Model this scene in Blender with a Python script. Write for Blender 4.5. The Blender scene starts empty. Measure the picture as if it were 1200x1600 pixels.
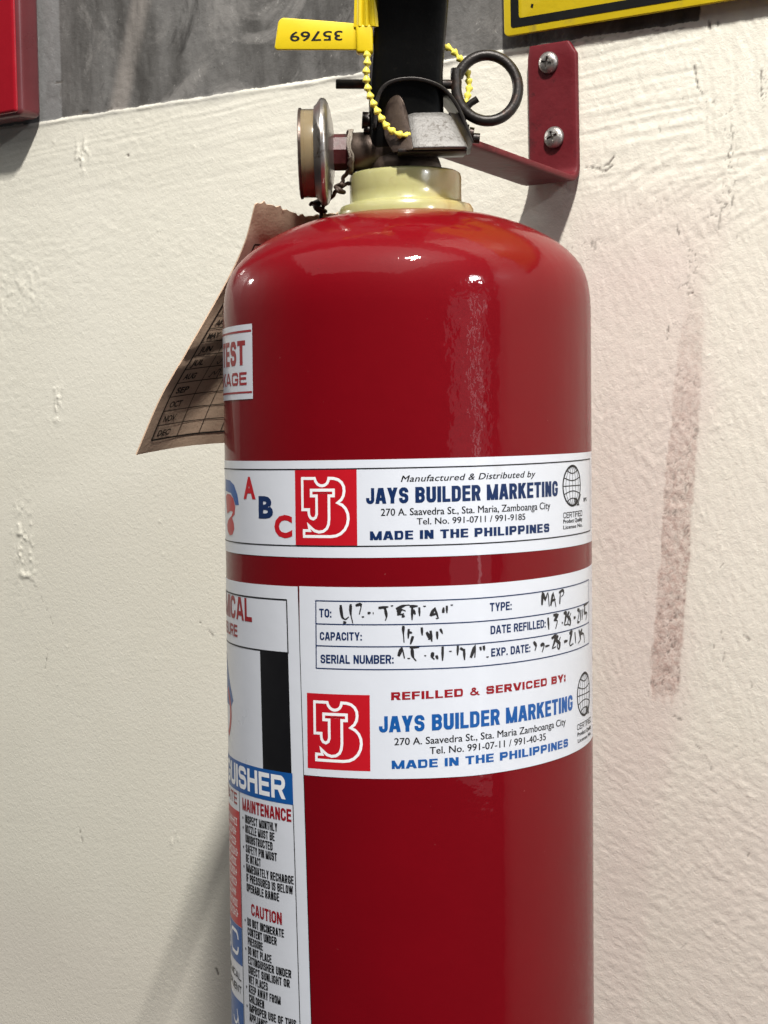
import bpy, bmesh, math, random
import numpy as np
from mathutils import Vector, Matrix
random.seed(7)
rng = np.random.default_rng(11)
SC = bpy.context.scene
COL = SC.collection
EYE = 1.40                                   # camera height above the floor, metres

# ------------------------------------------------------------------ camera
cam_d = bpy.data.cameras.new('camera')
cam = bpy.data.objects.new('camera', cam_d)
COL.objects.link(cam)
SC.camera = cam
cam_d.sensor_fit = 'VERTICAL'
cam_d.sensor_height = 36.0
cam_d.sensor_width = 36.0
cam_d.lens = 2870 / 1600 * 36
cam_d.clip_start = 0.02
cam_d.clip_end = 50
yaw = math.radians(35)
pitch = math.atan(125 / 2870)
roll = math.radians(1.2)
cd = Vector((-math.sin(yaw) * math.cos(pitch), math.cos(yaw) * math.cos(pitch), -math.sin(pitch)))
cr = Vector((math.cos(yaw), math.sin(yaw), 0))
cu = cr.cross(cd)
r2 = cr * math.cos(roll) - cu * math.sin(roll)
u2 = cu * math.cos(roll) + cr * math.sin(roll)
M = Matrix((r2, u2, -cd)).transposed().to_4x4()
M.translation = Vector((0.46043, -0.79063, EYE))
cam.matrix_world = M

# ------------------------------------------------------------------ light: dim room + ceiling lamps
W = bpy.data.worlds.new('World')
SC.world = W
W.use_nodes = True
W.node_tree.nodes['Background'].inputs[0].default_value = (0.93, 0.97, 1.0, 1)
W.node_tree.nodes['Background'].inputs[1].default_value = 0.055


def lamp(name, loc, rot, power, size, size_y, col):
    """rectangular emitter: a fitting, a bright opening or added fill"""
    d = bpy.data.lights.new(name, 'AREA')
    d.shape = 'RECTANGLE'
    d.size, d.size_y = size, size_y
    d.energy = power
    d.color = col
    o = bpy.data.objects.new(name, d)
    COL.objects.link(o)
    o.location = loc
    o.rotation_euler = rot
    return o


# ceiling tube set square to the wall, two more fittings along the corridor, added overhead fill in place of ceiling bounce
lamp('ceiling_tube', (0.70, -0.92, 3.03), (0, 0.35, 0), 86, 0.09, 0.16, (1.0, 0.965, 0.90))
lamp('corridor_lamp', (3.4, -0.85, 2.85), (0, 1.15, 0), 46, 0.26, 0.42, (0.94, 0.97, 1.0))
lamp('corridor_lamp', (-4.0, -0.55, 2.85), (0, -1.2, 0), 46, 0.16, 0.16, (1.0, 0.96, 0.9))
lamp('lit_doorway', (5.2, -1.35, 1.35), (0, math.pi / 2, 0), 4.5, 2.2, 0.22, (0.95, 0.97, 1.0))
lamp('far_room_glow', (5.3, -1.95, 1.35), (0, math.pi / 2, 0), 13, 2.4, 2.7, (0.92, 0.95, 1.0))
lamp('ceiling_fill', (0.0, -1.5, 3.15), (0, 0, 0), 21, 3.0, 2.4, (1.0, 0.98, 0.95))
SC.view_settings.view_transform = 'Standard'
SC.view_settings.look = 'None'
SC.view_settings.exposure = 0.0
SC.view_settings.gamma = 1.0
SC.view_settings.use_curve_mapping = False
SC.cycles.max_bounces = 7
SC.cycles.diffuse_bounces = 3
SC.cycles.glossy_bounces = 3
SC.cycles.caustics_reflective = False
SC.cycles.caustics_refractive = False


# ------------------------------------------------------------------ materials
class NT:
    def __init__(self, name):
        self.m = bpy.data.materials.new(name)
        self.m.use_nodes = True
        self.t = self.m.node_tree
        self.b = self.t.nodes['Principled BSDF']

    def n(self, kind, **kw):
        nd = self.t.nodes.new(kind)
        for k, v in kw.items():
            if k.startswith('i_'):
                key = k[2:]
                nd.inputs[int(key) if key.isdigit() else key.replace('_', ' ')].default_value = v
            else:
                setattr(nd, k, v)
        return nd

    def l(self, a, b):
        self.t.links.new(a, b)

    def math(self, op, a, b=None, c=None, clamp=False):
        nd = self.n('ShaderNodeMath', operation=op, use_clamp=clamp)
        for i, v in enumerate((a, b, c)):
            if v is None:
                continue
            if isinstance(v, (int, float)):
                nd.inputs[i].default_value = v
            else:
                self.l(v, nd.inputs[i])
        return nd.outputs[0]

    def mix(self, f, a, b, blend='MIX'):
        nd = self.n('ShaderNodeMix', data_type='RGBA', blend_type=blend)
        for i, v in ((0, f), (6, a), (7, b)):
            if isinstance(v, (int, float)):
                nd.inputs[i].default_value = v
            elif isinstance(v, tuple):
                nd.inputs[i].default_value = v if len(v) == 4 else v + (1,)
            else:
                self.l(v, nd.inputs[i])
        return nd.outputs[2]

    def noise(self, scale, detail=3, rough=0.55, vec=None, dist=0.0):
        nd = self.n('ShaderNodeTexNoise')
        nd.inputs['Scale'].default_value = scale
        nd.inputs['Detail'].default_value = detail
        nd.inputs['Roughness'].default_value = rough
        nd.inputs['Distortion'].default_value = dist
        if vec is not None:
            self.l(vec, nd.inputs['Vector'])
        return nd.outputs[0]

    def ramp(self, fac, a, b, lo=0.0, hi=1.0):
        nd = self.n('ShaderNodeMapRange', interpolation_type='SMOOTHSTEP')
        self.l(fac, nd.inputs[0])
        nd.inputs[1].default_value = a
        nd.inputs[2].default_value = b
        nd.inputs[3].default_value = lo
        nd.inputs[4].default_value = hi
        return nd.outputs[0]

    def co(self, scale=None):
        tc = self.n('ShaderNodeTexCoord').outputs['Object']
        if scale is None:
            return tc
        mp = self.n('ShaderNodeMapping')
        mp.inputs['Scale'].default_value = scale
        self.l(tc, mp.inputs[0])
        return mp.outputs[0]

    def bump(self, h, dist, strength=1.0):
        nd = self.n('ShaderNodeBump')
        nd.inputs['Distance'].default_value = dist
        nd.inputs['Strength'].default_value = strength
        self.l(h, nd.inputs['Height'])
        self.l(nd.outputs[0], self.b.inputs['Normal'])
        self.l(nd.outputs[0], self.b.inputs['Coat Normal'])
        return nd


def mat(name, base, rough=0.5, metal=0.0, coat=0.0, var=0.12, vs=120.0, bump=0.0, bs=600.0, spec=0.5, dark=None, ds=60.0, da=0.5, coat_rough=0.05, ior=1.5):
    """plain procedural material: base colour with noise variation, optional dirt colour and fine bump"""
    k = NT(name)
    v = k.co()
    nz = k.noise(vs, 4, 0.6, v)
    lo = tuple(c * (1 - var) for c in base)
    hi = tuple(min(1, c * (1 + var)) for c in base)
    c = k.mix(nz, lo, hi)
    if dark is not None:
        f = k.ramp(k.noise(ds, 5, 0.65, v, 0.4), da, da + 0.16)
        c = k.mix(f, c, dark)
    k.l(c, k.b.inputs['Base Color'])
    k.l(k.math('ADD', k.math('MULTIPLY', nz, 0.16), rough - 0.08), k.b.inputs['Roughness'])
    k.b.inputs['Metallic'].default_value = metal
    k.b.inputs['Coat Weight'].default_value = coat
    k.b.inputs['Coat Roughness'].default_value = coat_rough
    k.b.inputs['Specular IOR Level'].default_value = spec
    k.b.inputs['IOR'].default_value = ior
    if bump:
        k.bump(k.noise(bs, 4, 0.6, v), bump)
    return k.m


def red_enamel():
    k = NT('red_enamel')
    v = k.co()
    sp = k.n('ShaderNodeSeparateXYZ')
    k.l(v, sp.inputs[0])
    nz = k.noise(25, 4, 0.6, v)
    c = k.mix(nz, (0.122, 0.0005, 0.0034), (0.152, 0.0008, 0.0045))
    fleck = k.ramp(k.noise(700, 2, 0.5, v), 0.775, 0.80)
    c = k.mix(k.math('MULTIPLY', fleck, 0.5), c, (0.30, 0.10, 0.10))
    dust = k.noise(14, 5, 0.7, v)
    k.l(c, k.b.inputs['Base Color'])
    k.b.inputs['Roughness'].default_value = 0.5
    k.b.inputs['Specular IOR Level'].default_value = 0.05
    k.b.inputs['Coat Weight'].default_value = 0.5
    k.l(k.ramp(dust, 0.35, 0.75, 0.015, 0.10), k.b.inputs['Coat Roughness'])
    # orange peel everywhere, faint vertical ripples
    peel = k.math('ADD', k.math('MULTIPLY', k.noise(260, 2, 0.5, v), 0.10), k.math('MULTIPLY', k.noise(95, 2, 0.5, v), 0.28))
    mp = k.n('ShaderNodeMapping')
    mp.inputs['Scale'].default_value = (1, 1, 0.10)
    k.l(v, mp.inputs[0])
    rip = k.math('MULTIPLY', k.noise(55, 2, 0.5, mp.outputs[0]), 0.8)
    # paint runs: a strip of lumpy enamel below the shoulder (x about 17..34 mm, front side)
    x, y, z = sp.outputs
    wob = k.math('MULTIPLY', k.math('SUBTRACT', k.noise(45, 2, 0.5, v), 0.5), 0.014)
    xx = k.math('ADD', x, wob)
    mk = k.math('MULTIPLY', k.ramp(xx, 0.012, 0.020), k.ramp(xx, 0.031, 0.037, 1, 0))
    mk = k.math('MULTIPLY', mk, k.ramp(z, 0.315, 0.345))
    mk = k.math('MULTIPLY', mk, k.ramp(z, 0.395, 0.402, 1, 0))
    mk = k.math('MULTIPLY', mk, k.ramp(y, -0.05, -0.04, 1, 0))
    mp2 = k.n('ShaderNodeMapping')
    mp2.inputs['Scale'].default_value = (1.0, 1.0, 0.75)
    k.l(v, mp2.inputs[0])
    vor = k.n('ShaderNodeTexVoronoi', feature='SMOOTH_F1')
    vor.inputs['Scale'].default_value = 150
    vor.inputs['Randomness'].default_value = 1.0
    k.l(mp2.outputs[0], vor.inputs['Vector'])
    lumps = k.math('MULTIPLY', mk, k.math('ADD', k.math('MULTIPLY', vor.outputs['Distance'], -0.8), k.math('MULTIPLY', k.noise(280, 2, 0.5, mp2.outputs[0]), 1.1)))
    # the shoulder enamel is a little lumpy too
    sh = k.math('MULTIPLY', k.ramp(z, 0.395, 0.41), k.math('MULTIPLY', k.noise(330, 3, 0.6, v, 0.5), 0.28))
    h = k.math('ADD', k.math('ADD', peel, rip), k.math('ADD', lumps, sh))
    k.bump(h, 0.00030, 0.9)
    return k.m


def wall_paint():
    k = NT('wall_paint')
    v = k.co()
    sp = k.n('ShaderNodeSeparateXYZ')
    k.l(v, sp.inputs[0])
    x, y, z = sp.outputs
    at = {}
    for a in ('stain', 'chip', 'pink'):
        nd = k.n('ShaderNodeAttribute', attribute_name=a)
        at[a] = nd.outputs['Fac']
    n1 = k.noise(9, 4, 0.6, v)
    n2 = k.noise(70, 5, 0.65, v)
    cream = k.mix(n1, (0.68, 0.655, 0.565), (0.735, 0.71, 0.635))
    pinkc = k.mix(n2, (0.60, 0.515, 0.47), (0.665, 0.58, 0.535))
    c = k.mix(k.math('MULTIPLY', at['pink'], k.ramp(n1, 0.2, 0.75, 0.65, 1.0)), cream, pinkc)
    # stain streak, mottled
    mott = k.ramp(k.noise(380, 4, 0.7, v, 0.8), 0.36, 0.62, 1.0, 0.36)
    c = k.mix(k.math('MULTIPLY', at['stain'], mott), c, (0.44, 0.325, 0.285))
    # grey painted band: everything above a slightly uneven line, ending right of the sign corner
    edge = k.math('ADD', k.math('MULTIPLY', k.math('SUBTRACT', k.noise(60, 5, 0.7, v), 0.5), 0.0048), 0.1878)
    edge = k.math('ADD', edge, k.math('MULTIPLY', x, -0.005))
    g = k.ramp(k.math('SUBTRACT', z, edge), -0.0003, 0.0003)
    xe = k.math('ADD', x, k.math('MULTIPLY', k.math('SUBTRACT', k.noise(90, 4, 0.6, v), 0.5), 0.006))
    g = k.math('MULTIPLY', g, k.ramp(xe, 0.0900, 0.0912, 1, 0))
    vert = k.co((1, 1, 0.28))
    gn = k.noise(26, 6, 0.68, vert, 0.3)
    grey = k.mix(k.ramp(gn, 0.3, 0.72), (0.055, 0.052, 0.049), (0.165, 0.16, 0.155))
    bl = k.noise(17, 5, 0.7, v, 0.9)
    grey = k.mix(k.ramp(bl, 0.50, 0.66, 0, 0.75), grey, (0.235, 0.225, 0.215))
    grey = k.mix(k.ramp(bl, 0.44, 0.30, 0, 0.8), grey, (0.036, 0.034, 0.033))
    sc1 = k.math('MULTIPLY', k.ramp(k.noise(150, 5, 0.75, v, 1.2), 0.60, 0.70), k.ramp(bl, 0.4, 0.6))
    grey = k.mix(k.math('MULTIPLY', sc1, 0.6), grey, (0.36, 0.345, 0.33))
    # lighter dragged streaks of the brush
    stx = k.math('ADD', x, k.math('MULTIPLY', z, -0.33))
    for cx, hw, am in ((-0.337, 0.010, 0.75), (-0.268 - 0.07, 0.0, 0), (-0.337 + 0.0, 0, 0)):
        if hw:
            d = k.math('ABSOLUTE', k.math('SUBTRACT', stx, cx))
            s = k.math('MULTIPLY', k.ramp(d, hw * 0.3, hw * 1.1, 1, 0), k.ramp(gn, 0.25, 0.55))
            grey = k.mix(k.math('MULTIPLY', s, am), grey, (0.27, 0.245, 0.225))
    side = k.math('MULTIPLY', k.ramp(x, -0.3205, -0.3190, 1, 0), k.ramp(n2, 0.3, 0.6, 0.7, 1))
    grey = k.mix(side, grey, (0.20, 0.20, 0.20))
    spk = k.ramp(k.noise(300, 4, 0.65, v), 0.66, 0.74)
    grey = k.mix(k.math('MULTIPLY', spk, 0.45), grey, (0.42, 0.40, 0.38))
    dk = k.ramp(k.noise(210, 3, 0.6, v), 0.70, 0.75)
    grey = k.mix(k.math('MULTIPLY', dk, 0.7), grey, (0.03, 0.03, 0.03))
    sm = k.math('MULTIPLY', k.ramp(k.math('SUBTRACT', edge, z), 0.0, 0.0055, 1, 0), k.ramp(k.noise(35, 4, 0.6, v), 0.35, 0.6))
    c = k.mix(k.math('MULTIPLY', sm, 0.6), c, (0.50, 0.485, 0.46))
    c = k.mix(g, c, grey)
    # bare substrate in chips and cracks
    c = k.mix(at['chip'], c, (0.10, 0.085, 0.072))
    # tiny specks
    fl = k.ramp(k.noise(520, 2, 0.5, v), 0.765, 0.79)
    c = k.mix(k.math('MULTIPLY', fl, 0.5), c, (0.25, 0.22, 0.19))
    k.l(c, k.b.inputs['Base Color'])
    k.l(k.ramp(n2, 0.2, 0.8, 0.46, 0.62), k.b.inputs['Roughness'])
    k.b.inputs['Specular IOR Level'].default_value = 0.32
    hh = k.math('ADD', k.math('MULTIPLY', k.noise(900, 3, 0.6, v, 0.3), 0.5), k.math('MULTIPLY', k.noise(420, 3, 0.6, v, 0.6), 0.8))
    k.bump(hh, 0.00028, 0.9)
    return k.m


MT = {}
MT['red'] = red_enamel()
MT['wall'] = wall_paint()
MT['sticker'] = mat('sticker_vinyl', (0.585, 0.61, 0.675), 0.30, var=0.05, vs=30, coat=0.2, bump=0.00012, bs=55, dark=(0.52, 0.52, 0.54), ds=35, da=0.66)
MT['ink_red'] = mat('ink_red', (0.42, 0.006, 0.014), 0.36, var=0.05, spec=0.35)
MT['ink_crimson'] = mat('ink_crimson', (0.25, 0.006, 0.012), 0.38, var=0.06, spec=0.3)
MT['ink_navy'] = mat('ink_navy', (0.0045, 0.020, 0.082), 0.38, var=0.1, spec=0.3)
MT['ink_blue'] = mat('ink_blue', (0.006, 0.078, 0.29), 0.36, var=0.06, spec=0.35)
MT['ink_black'] = mat('ink_black', (0.0045, 0.0045, 0.006), 0.45, var=0.2, spec=0.25)
MT['tag_ink'] = mat('faded_tag_ink', (0.035, 0.027, 0.022), 0.7, var=0.4, vs=300, spec=0.2)
MT['nut'] = mat('maroon_brown_nut', (0.060, 0.013, 0.014), 0.45, var=0.4, vs=160, spec=0.3, bump=0.0002, bs=400, dark=(0.030, 0.020, 0.017), ds=110, da=0.48)
MT['chain'] = mat('chain_yellow_plastic', (0.70, 0.60, 0.09), 0.42, var=0.12, vs=300, spec=0.35)
MT['ink_white'] = mat('ink_white', (0.76, 0.77, 0.80), 0.32, var=0.03, coat=0.2)
MT['marker'] = mat('marker_ink', (0.012, 0.011, 0.013), 0.5, var=0.3, vs=900)
MT['black_paint'] = mat('black_enamel', (0.0028, 0.0028, 0.0028), 0.34, var=0.3, bump=0.00012, bs=300, spec=0.25, dark=(0.018, 0.016, 0.014), ds=420, da=0.62)
MT['dark_metal'] = mat('worn_dark_metal', (0.015, 0.012, 0.011), 0.42, metal=0.5, var=0.35, vs=200, bump=0.00015, bs=500, dark=(0.040, 0.020, 0.014), ds=130, da=0.55)
MT['brass'] = mat('tarnished_brass', (0.075, 0.053, 0.042), 0.40, metal=0.6, var=0.3, vs=150, bump=0.00015, bs=400, dark=(0.034, 0.022, 0.018), ds=90, da=0.48)
MT['grey_metal'] = mat('scuffed_grey_metal', (0.115, 0.110, 0.106), 0.50, metal=0.35, var=0.45, vs=520, bump=0.00016, bs=1100, dark=(0.045, 0.038, 0.033), ds=420, da=0.52)
MT['chrome'] = mat('worn_chrome', (0.40, 0.38, 0.36), 0.30, metal=0.9, var=0.25, vs=160, bump=0.0001, bs=300, dark=(0.13, 0.09, 0.07), ds=110, da=0.54)
MT['screw'] = mat('zinc_screw', (0.36, 0.34, 0.32), 0.36, metal=0.85, var=0.3, vs=700, bump=0.0002, bs=900, dark=(0.07, 0.05, 0.04), ds=420, da=0.54)
MT['bracket'] = mat('maroon_bracket_paint', (0.105, 0.0085, 0.013), 0.52, var=0.3, vs=80, bump=0.0003, bs=160, spec=0.25, dark=(0.030, 0.007, 0.008), ds=70, da=0.56)
MT['maroon'] = mat('maroon_plastic', (0.075, 0.007, 0.011), 0.34, var=0.2, spec=0.3, coat=0.15)
MT['sign_yellow'] = mat('sign_yellow', (0.58, 0.43, 0.010), 0.48, var=0.10, vs=45, bump=0.00010, bs=350, spec=0.3, dark=(0.40, 0.30, 0.03), ds=90, da=0.56)
MT['sign_black'] = mat('sign_black', (0.006, 0.006, 0.006), 0.5, var=0.3, vs=200, spec=0.18)
MT['case_side'] = mat('shaded_red_case', (0.11, 0.022, 0.026), 0.3, var=0.25, vs=30, coat=0.35, coat_rough=0.12)  # box red darkened: the side's shade and reflection are put into the colour
MT['seal'] = mat('seal_yellow_plastic', (0.56, 0.41, 0.008), 0.42, var=0.10, vs=150, spec=0.3, dark=(0.42, 0.30, 0.02), ds=120, da=0.62)
MT['wire'] = mat('twine', (0.20, 0.17, 0.14), 0.7, var=0.5, vs=900, bump=0.0003, bs=1500)
MT['rust_wire'] = mat('rusty_wire', (0.06, 0.04, 0.03), 0.6, metal=0.3, var=0.5, vs=700)
MT['box_red'] = mat('box_red_enamel', (0.28, 0.006, 0.014), 0.24, var=0.10, coat=0.35, bump=0.0001, bs=60)


def collar_mat():
    k = NT('nylon_collar')
    v = k.co()
    sp = k.n('ShaderNodeSeparateXYZ')
    k.l(v, sp.inputs[0])
    nz = k.noise(60, 4, 0.6, v)
    c = k.mix(nz, (0.31, 0.30, 0.125), (0.41, 0.39, 0.19))
    st = k.math('MULTIPLY', k.ramp(sp.outputs[0], 0.004, 0.026), k.ramp(nz, 0.3, 0.6, 0.4, 1))
    c = k.mix(k.math('MULTIPLY', st, 0.85), c, (0.36, 0.21, 0.09))
    c = k.mix(k.ramp(k.noise(75, 5, 0.7, v, 0.6), 0.54, 0.7, 0, 0.6), c, (0.27, 0.20, 0.09))
    k.l(c, k.b.inputs['Base Color'])
    k.b.inputs['Roughness'].default_value = 0.24
    k.b.inputs['Subsurface Weight'].default_value = 0.35
    k.b.inputs['Subsurface Radius'].default_value = (0.004, 0.004, 0.002)
    k.b.inputs['Coat Weight'].default_value = 0.3
    k.bump(k.noise(90, 3, 0.5, v), 0.0004, 0.6)
    return k.m


def amber_mat():
    k = NT('yellowed_clear_plastic')
    v = k.co()
    c = k.mix(k.noise(120, 4, 0.6, v), (0.62, 0.42, 0.20), (0.80, 0.66, 0.42))
    k.l(c, k.b.inputs['Base Color'])
    k.b.inputs['Roughness'].default_value = 0.18
    k.b.inputs['Transmission Weight'].default_value = 0.75
    k.b.inputs['IOR'].default_value = 1.46
    return k.m


def card_mat():
    k = NT('brown_tag_card')
    v = k.co()
    c = k.mix(k.noise(60, 5, 0.65, v), (0.46, 0.325, 0.23), (0.57, 0.42, 0.31))
    c = k.mix(k.ramp(k.noise(900, 3, 0.6, v), 0.58, 0.7, 0, 0.35), c, (0.14, 0.08, 0.05))
    k.l(c, k.b.inputs['Base Color'])
    k.b.inputs['Roughness'].default_value = 0.8
    k.b.inputs['Specular IOR Level'].default_value = 0.2
    k.bump(k.noise(500, 4, 0.6, v), 0.0002, 0.7)
    return k.m


MT['collar'] = collar_mat()
MT['amber'] = amber_mat()
MT['card'] = card_mat()
MT['dial'] = mat('cream_dial', (0.72, 0.60, 0.42), 0.5, var=0.1)
MT['card_worn'] = mat('torn_card_edge', (0.20, 0.10, 0.06), 0.9, var=0.4, vs=700, bump=0.0003, bs=900)


# ------------------------------------------------------------------ mesh helpers (all lengths in metres; mm() scales)
def mm(*a):
    return tuple(v / 1000.0 for v in a)


def empty(name, loc, rot=(0, 0, 0)):
    o = bpy.data.objects.new(name, None)
    o.empty_display_size = 0.05
    COL.objects.link(o)
    o.location = loc
    o.rotation_euler = rot
    return o


def tag(o, label=None, cat=None, group=None, kind=None):
    for k, v in (('label', label), ('category', cat), ('group', group), ('kind', kind)):
        if v:
            o[k] = v
    return o


def link(name, me, m, parent=None, smooth=35):
    if m is not None:
        me.materials.clear()
        me.materials.append(m)
    if smooth:
        me.polygons.foreach_set('use_smooth', [True] * len(me.polygons))
        me.set_sharp_from_angle(angle=math.radians(smooth))
    o = bpy.data.objects.new(name, me)
    COL.objects.link(o)
    if parent is not None:
        o.parent = parent
    return o


def build(name, vf, m, parent=None, smooth=35, fixn=True):
    v, f = vf
    me = bpy.data.meshes.new(name)
    me.from_pydata(v, [], f)
    if fixn:
        bm = bmesh.new()
        bm.from_mesh(me)
        bmesh.ops.recalc_face_normals(bm, faces=bm.faces)
        bm.to_mesh(me)
        bm.free()
    me.update()
    return link(name, me, m, parent, smooth)


def join(*parts):
    V, F = [], []
    for v, f in parts:
        o = len(V)
        V += list(v)
        F += [tuple(i + o for i in q) for q in f]
    return V, F


def lathe(prof, n=64, axis='z', centre=(0, 0, 0), close=True):
    """prof: (r, t) along the axis"""
    V, F = [], []
    for r, t in prof:
        for i in range(n):
            a = 2 * math.pi * i / n
            c, s = r * math.cos(a), r * math.sin(a)
            p = {'z': (c, s, t), 'x': (t, c, s), 'y': (c, t, s)}[axis]
            V.append(tuple(p[k] + centre[k] for k in range(3)))
    for j in range(len(prof) - 1):
        for i in range(n):
            k = (i + 1) % n
            F.append((j * n + i, j * n + k, (j + 1) * n + k, (j + 1) * n + i))
    if close:
        F.append(tuple(range(n)))
        F.append(tuple((len(prof) - 1) * n + i for i in range(n)))
    return V, F


def tube(path, r, n=10, closed=False, rad=None):
    P = [Vector(p) for p in path]
    V, F = [], []
    m = len(P)
    up = None
    for j in range(m):
        if closed:
            t = P[(j + 1) % m] - P[j - 1]
        else:
            t = P[min(j + 1, m - 1)] - P[max(j - 1, 0)]
        t.normalize()
        if up is None:
            up = t.orthogonal().normalized()
        up = (up - t * up.dot(t)).normalized()
        sd = t.cross(up)
        rr = rad[j] if rad else r
        for i in range(n):
            a = 2 * math.pi * i / n
            V.append(tuple(P[j] + up * (rr * math.cos(a)) + sd * (rr * math.sin(a))))
    for j in range(m if closed else m - 1):
        for i in range(n):
            k = (i + 1) % n
            j2 = (j + 1) % m
            F.append((j * n + i, j * n + k, j2 * n + k, j2 * n + i))
    if not closed:
        F.append(tuple(range(n))[::-1])
        F.append(tuple((m - 1) * n + i for i in range(n)))
    return V, F


def smooth_path(pts, k=6):
    """Catmull-Rom through pts"""
    P = [np.array(p, float) for p in pts]
    P = [2 * P[0] - P[1]] + P + [2 * P[-1] - P[-2]]
    out = []
    for i in range(1, len(P) - 2):
        for s in range(k):
            t = s / k
            a, b, c, d = P[i - 1:i + 3]
            out.append(tuple(0.5 * (2 * b + (c - a) * t + (2 * a - 5 * b + 4 * c - d) * t * t + (3 * b - a - 3 * c + d) * t ** 3)))
    out.append(tuple(P[-2]))
    return out


def box(a, b):
    (x0, y0, z0), (x1, y1, z1) = a, b
    V = [(x0, y0, z0), (x1, y0, z0), (x1, y1, z0), (x0, y1, z0), (x0, y0, z1), (x1, y0, z1), (x1, y1, z1), (x0, y1, z1)]
    return V, [(0, 3, 2, 1), (4, 5, 6, 7), (0, 1, 5, 4), (1, 2, 6, 5), (2, 3, 7, 6), (3, 0, 4, 7)]


def bevel(o, w, seg=3):
    bm = bmesh.new()
    bm.from_mesh(o.data)
    es = [e for e in bm.edges if len(e.link_faces) == 2 and e.calc_face_angle(0) > 0.5]
    bmesh.ops.bevel(bm, geom=es, offset=w, segments=seg, affect='EDGES', profile=0.5, clamp_overlap=True)
    bm.to_mesh(o.data)
    bm.free()
    o.data.polygons.foreach_set('use_smooth', [True] * len(o.data.polygons))
    o.data.set_sharp_from_angle(angle=math.radians(50))
    return o


def sheet(grid, thick, closed=False):
    """solid sheet from a grid of points [i][j] with thickness along the local normal"""
    G = np.array(grid, float)
    ni, nj = G.shape[:2]
    di = np.gradient(G, axis=0)
    dj = np.gradient(G, axis=1)
    N = np.cross(di, dj)
    N /= np.linalg.norm(N, axis=2, keepdims=True) + 1e-12
    A = G + N * thick / 2
    B = G - N * thick / 2
    V = [tuple(p) for p in A.reshape(-1, 3)] + [tuple(p) for p in B.reshape(-1, 3)]
    o = ni * nj
    F = []
    for i in range(ni - 1):
        for j in range(nj - 1):
            a, b, c, d = i * nj + j, i * nj + j + 1, (i + 1) * nj + j + 1, (i + 1) * nj + j
            F.append((a, b, c, d))
            F.append((a + o, d + o, c + o, b + o))
    ring = [(i, 0) for i in range(ni)] + [(ni - 1, j) for j in range(1, nj)] + [(i, nj - 1) for i in range(ni - 2, -1, -1)] + [(0, j) for j in range(nj - 2, 0, -1)]
    idx = [i * nj + j for i, j in ring]
    for k in range(len(idx)):
        a, b = idx[k], idx[(k + 1) % len(idx)]
        F.append((a, b, b + o, a + o))
    return V, F


# flat (2D) artwork: text, fills and ribbons in millimetres, later wrapped onto a surface
_tx = {}


def text2d(body, bold=0.0, shear=0.0, spacing=1.0):
    key = (body, bold, shear, spacing)
    if key in _tx:
        return _tx[key]
    cu_ = bpy.data.curves.new('t', 'FONT')
    cu_.body = body
    cu_.size = 1.0
    cu_.offset = bold
    cu_.shear = shear
    cu_.space_character = spacing
    cu_.resolution_u = 3
    ob = bpy.data.objects.new('t', cu_)
    me = bpy.data.meshes.new_from_object(ob)
    V = [(v.co.x, v.co.y) for v in me.vertices]
    F = [tuple(p.vertices) for p in me.polygons]
    bpy.data.meshes.remove(me)
    bpy.data.objects.remove(ob)
    bpy.data.curves.remove(cu_)
    _tx[key] = (V, F)
    return V, F


_cap = {}


def fit_text(body, x0, x1, b0, b1, cap, bold=0.0, shear=0.0, spacing=1.0):
    """text between x0 and x1 with its baseline running from b0 to b1 and capitals 'cap' high"""
    V, F = text2d(body, bold, shear, spacing)
    if (bold,) not in _cap:
        hv = text2d('H', bold)[0]
        _cap[(bold,)] = (min(p[1] for p in hv), max(p[1] for p in hv))
    lo, hi = _cap[(bold,)]
    xa, xb = min(p[0] for p in V), max(p[0] for p in V)
    out = []
    for x, y in V:
        t = (x - xa) / (xb - xa)
        out.append((x0 + t * (x1 - x0), b0 + t * (b1 - b0) + (y - lo) / (hi - lo) * cap))
    return out, F


def ribbon(pts, w, closed=False, taper=False):
    P = [np.array(pts[0], float)]
    for p in pts[1:]:
        if math.hypot(p[0] - P[-1][0], p[1] - P[-1][1]) > 1e-4:
            P.append(np.array(p, float))
    n = len(P)
    V, F = [], []
    for i in range(n):
        if closed:
            a, b = P[i] - P[i - 1], P[(i + 1) % n] - P[i]
        else:
            a = P[i] - P[max(i - 1, 0)] if i else P[1] - P[0]
            b = P[min(i + 1, n - 1)] - P[i] if i < n - 1 else P[-1] - P[-2]
        a = a / (np.linalg.norm(a) + 1e-9)
        b = b / (np.linalg.norm(b) + 1e-9)
        t = a + b
        if np.linalg.norm(t) < 1e-3:
            t = a
        t /= np.linalg.norm(t)
        nn = np.array((-t[1], t[0]))
        s = min(1.6, 1 / max(0.4, abs(t @ a)))
        ww = w / 2 * s
        if taper:
            u = i / max(1, n - 1)
            ww *= 0.45 + 0.75 * math.sin(math.pi * min(1, u * 1.3 + 0.15)) if u < 0.9 else 0.4
        V += [tuple(P[i] + nn * ww), tuple(P[i] - nn * ww)]
    for i in range(n if closed else n - 1):
        j = (i + 1) % n
        F.append((2 * i, 2 * i + 1, 2 * j + 1, 2 * j))
    return V, F


def quad2(x0, x1, z0, z1):
    return [(x0, z0), (x1, z0), (x1, z1), (x0, z1)], [(0, 1, 2, 3)]


def dot(x, z, r, n=10):
    return [(x + r * math.cos(2 * math.pi * i / n), z + r * math.sin(2 * math.pi * i / n)) for i in range(n)], [tuple(range(n))]


def poly2(pts):
    return [tuple(p) for p in pts], [tuple(range(len(pts)))]


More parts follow.
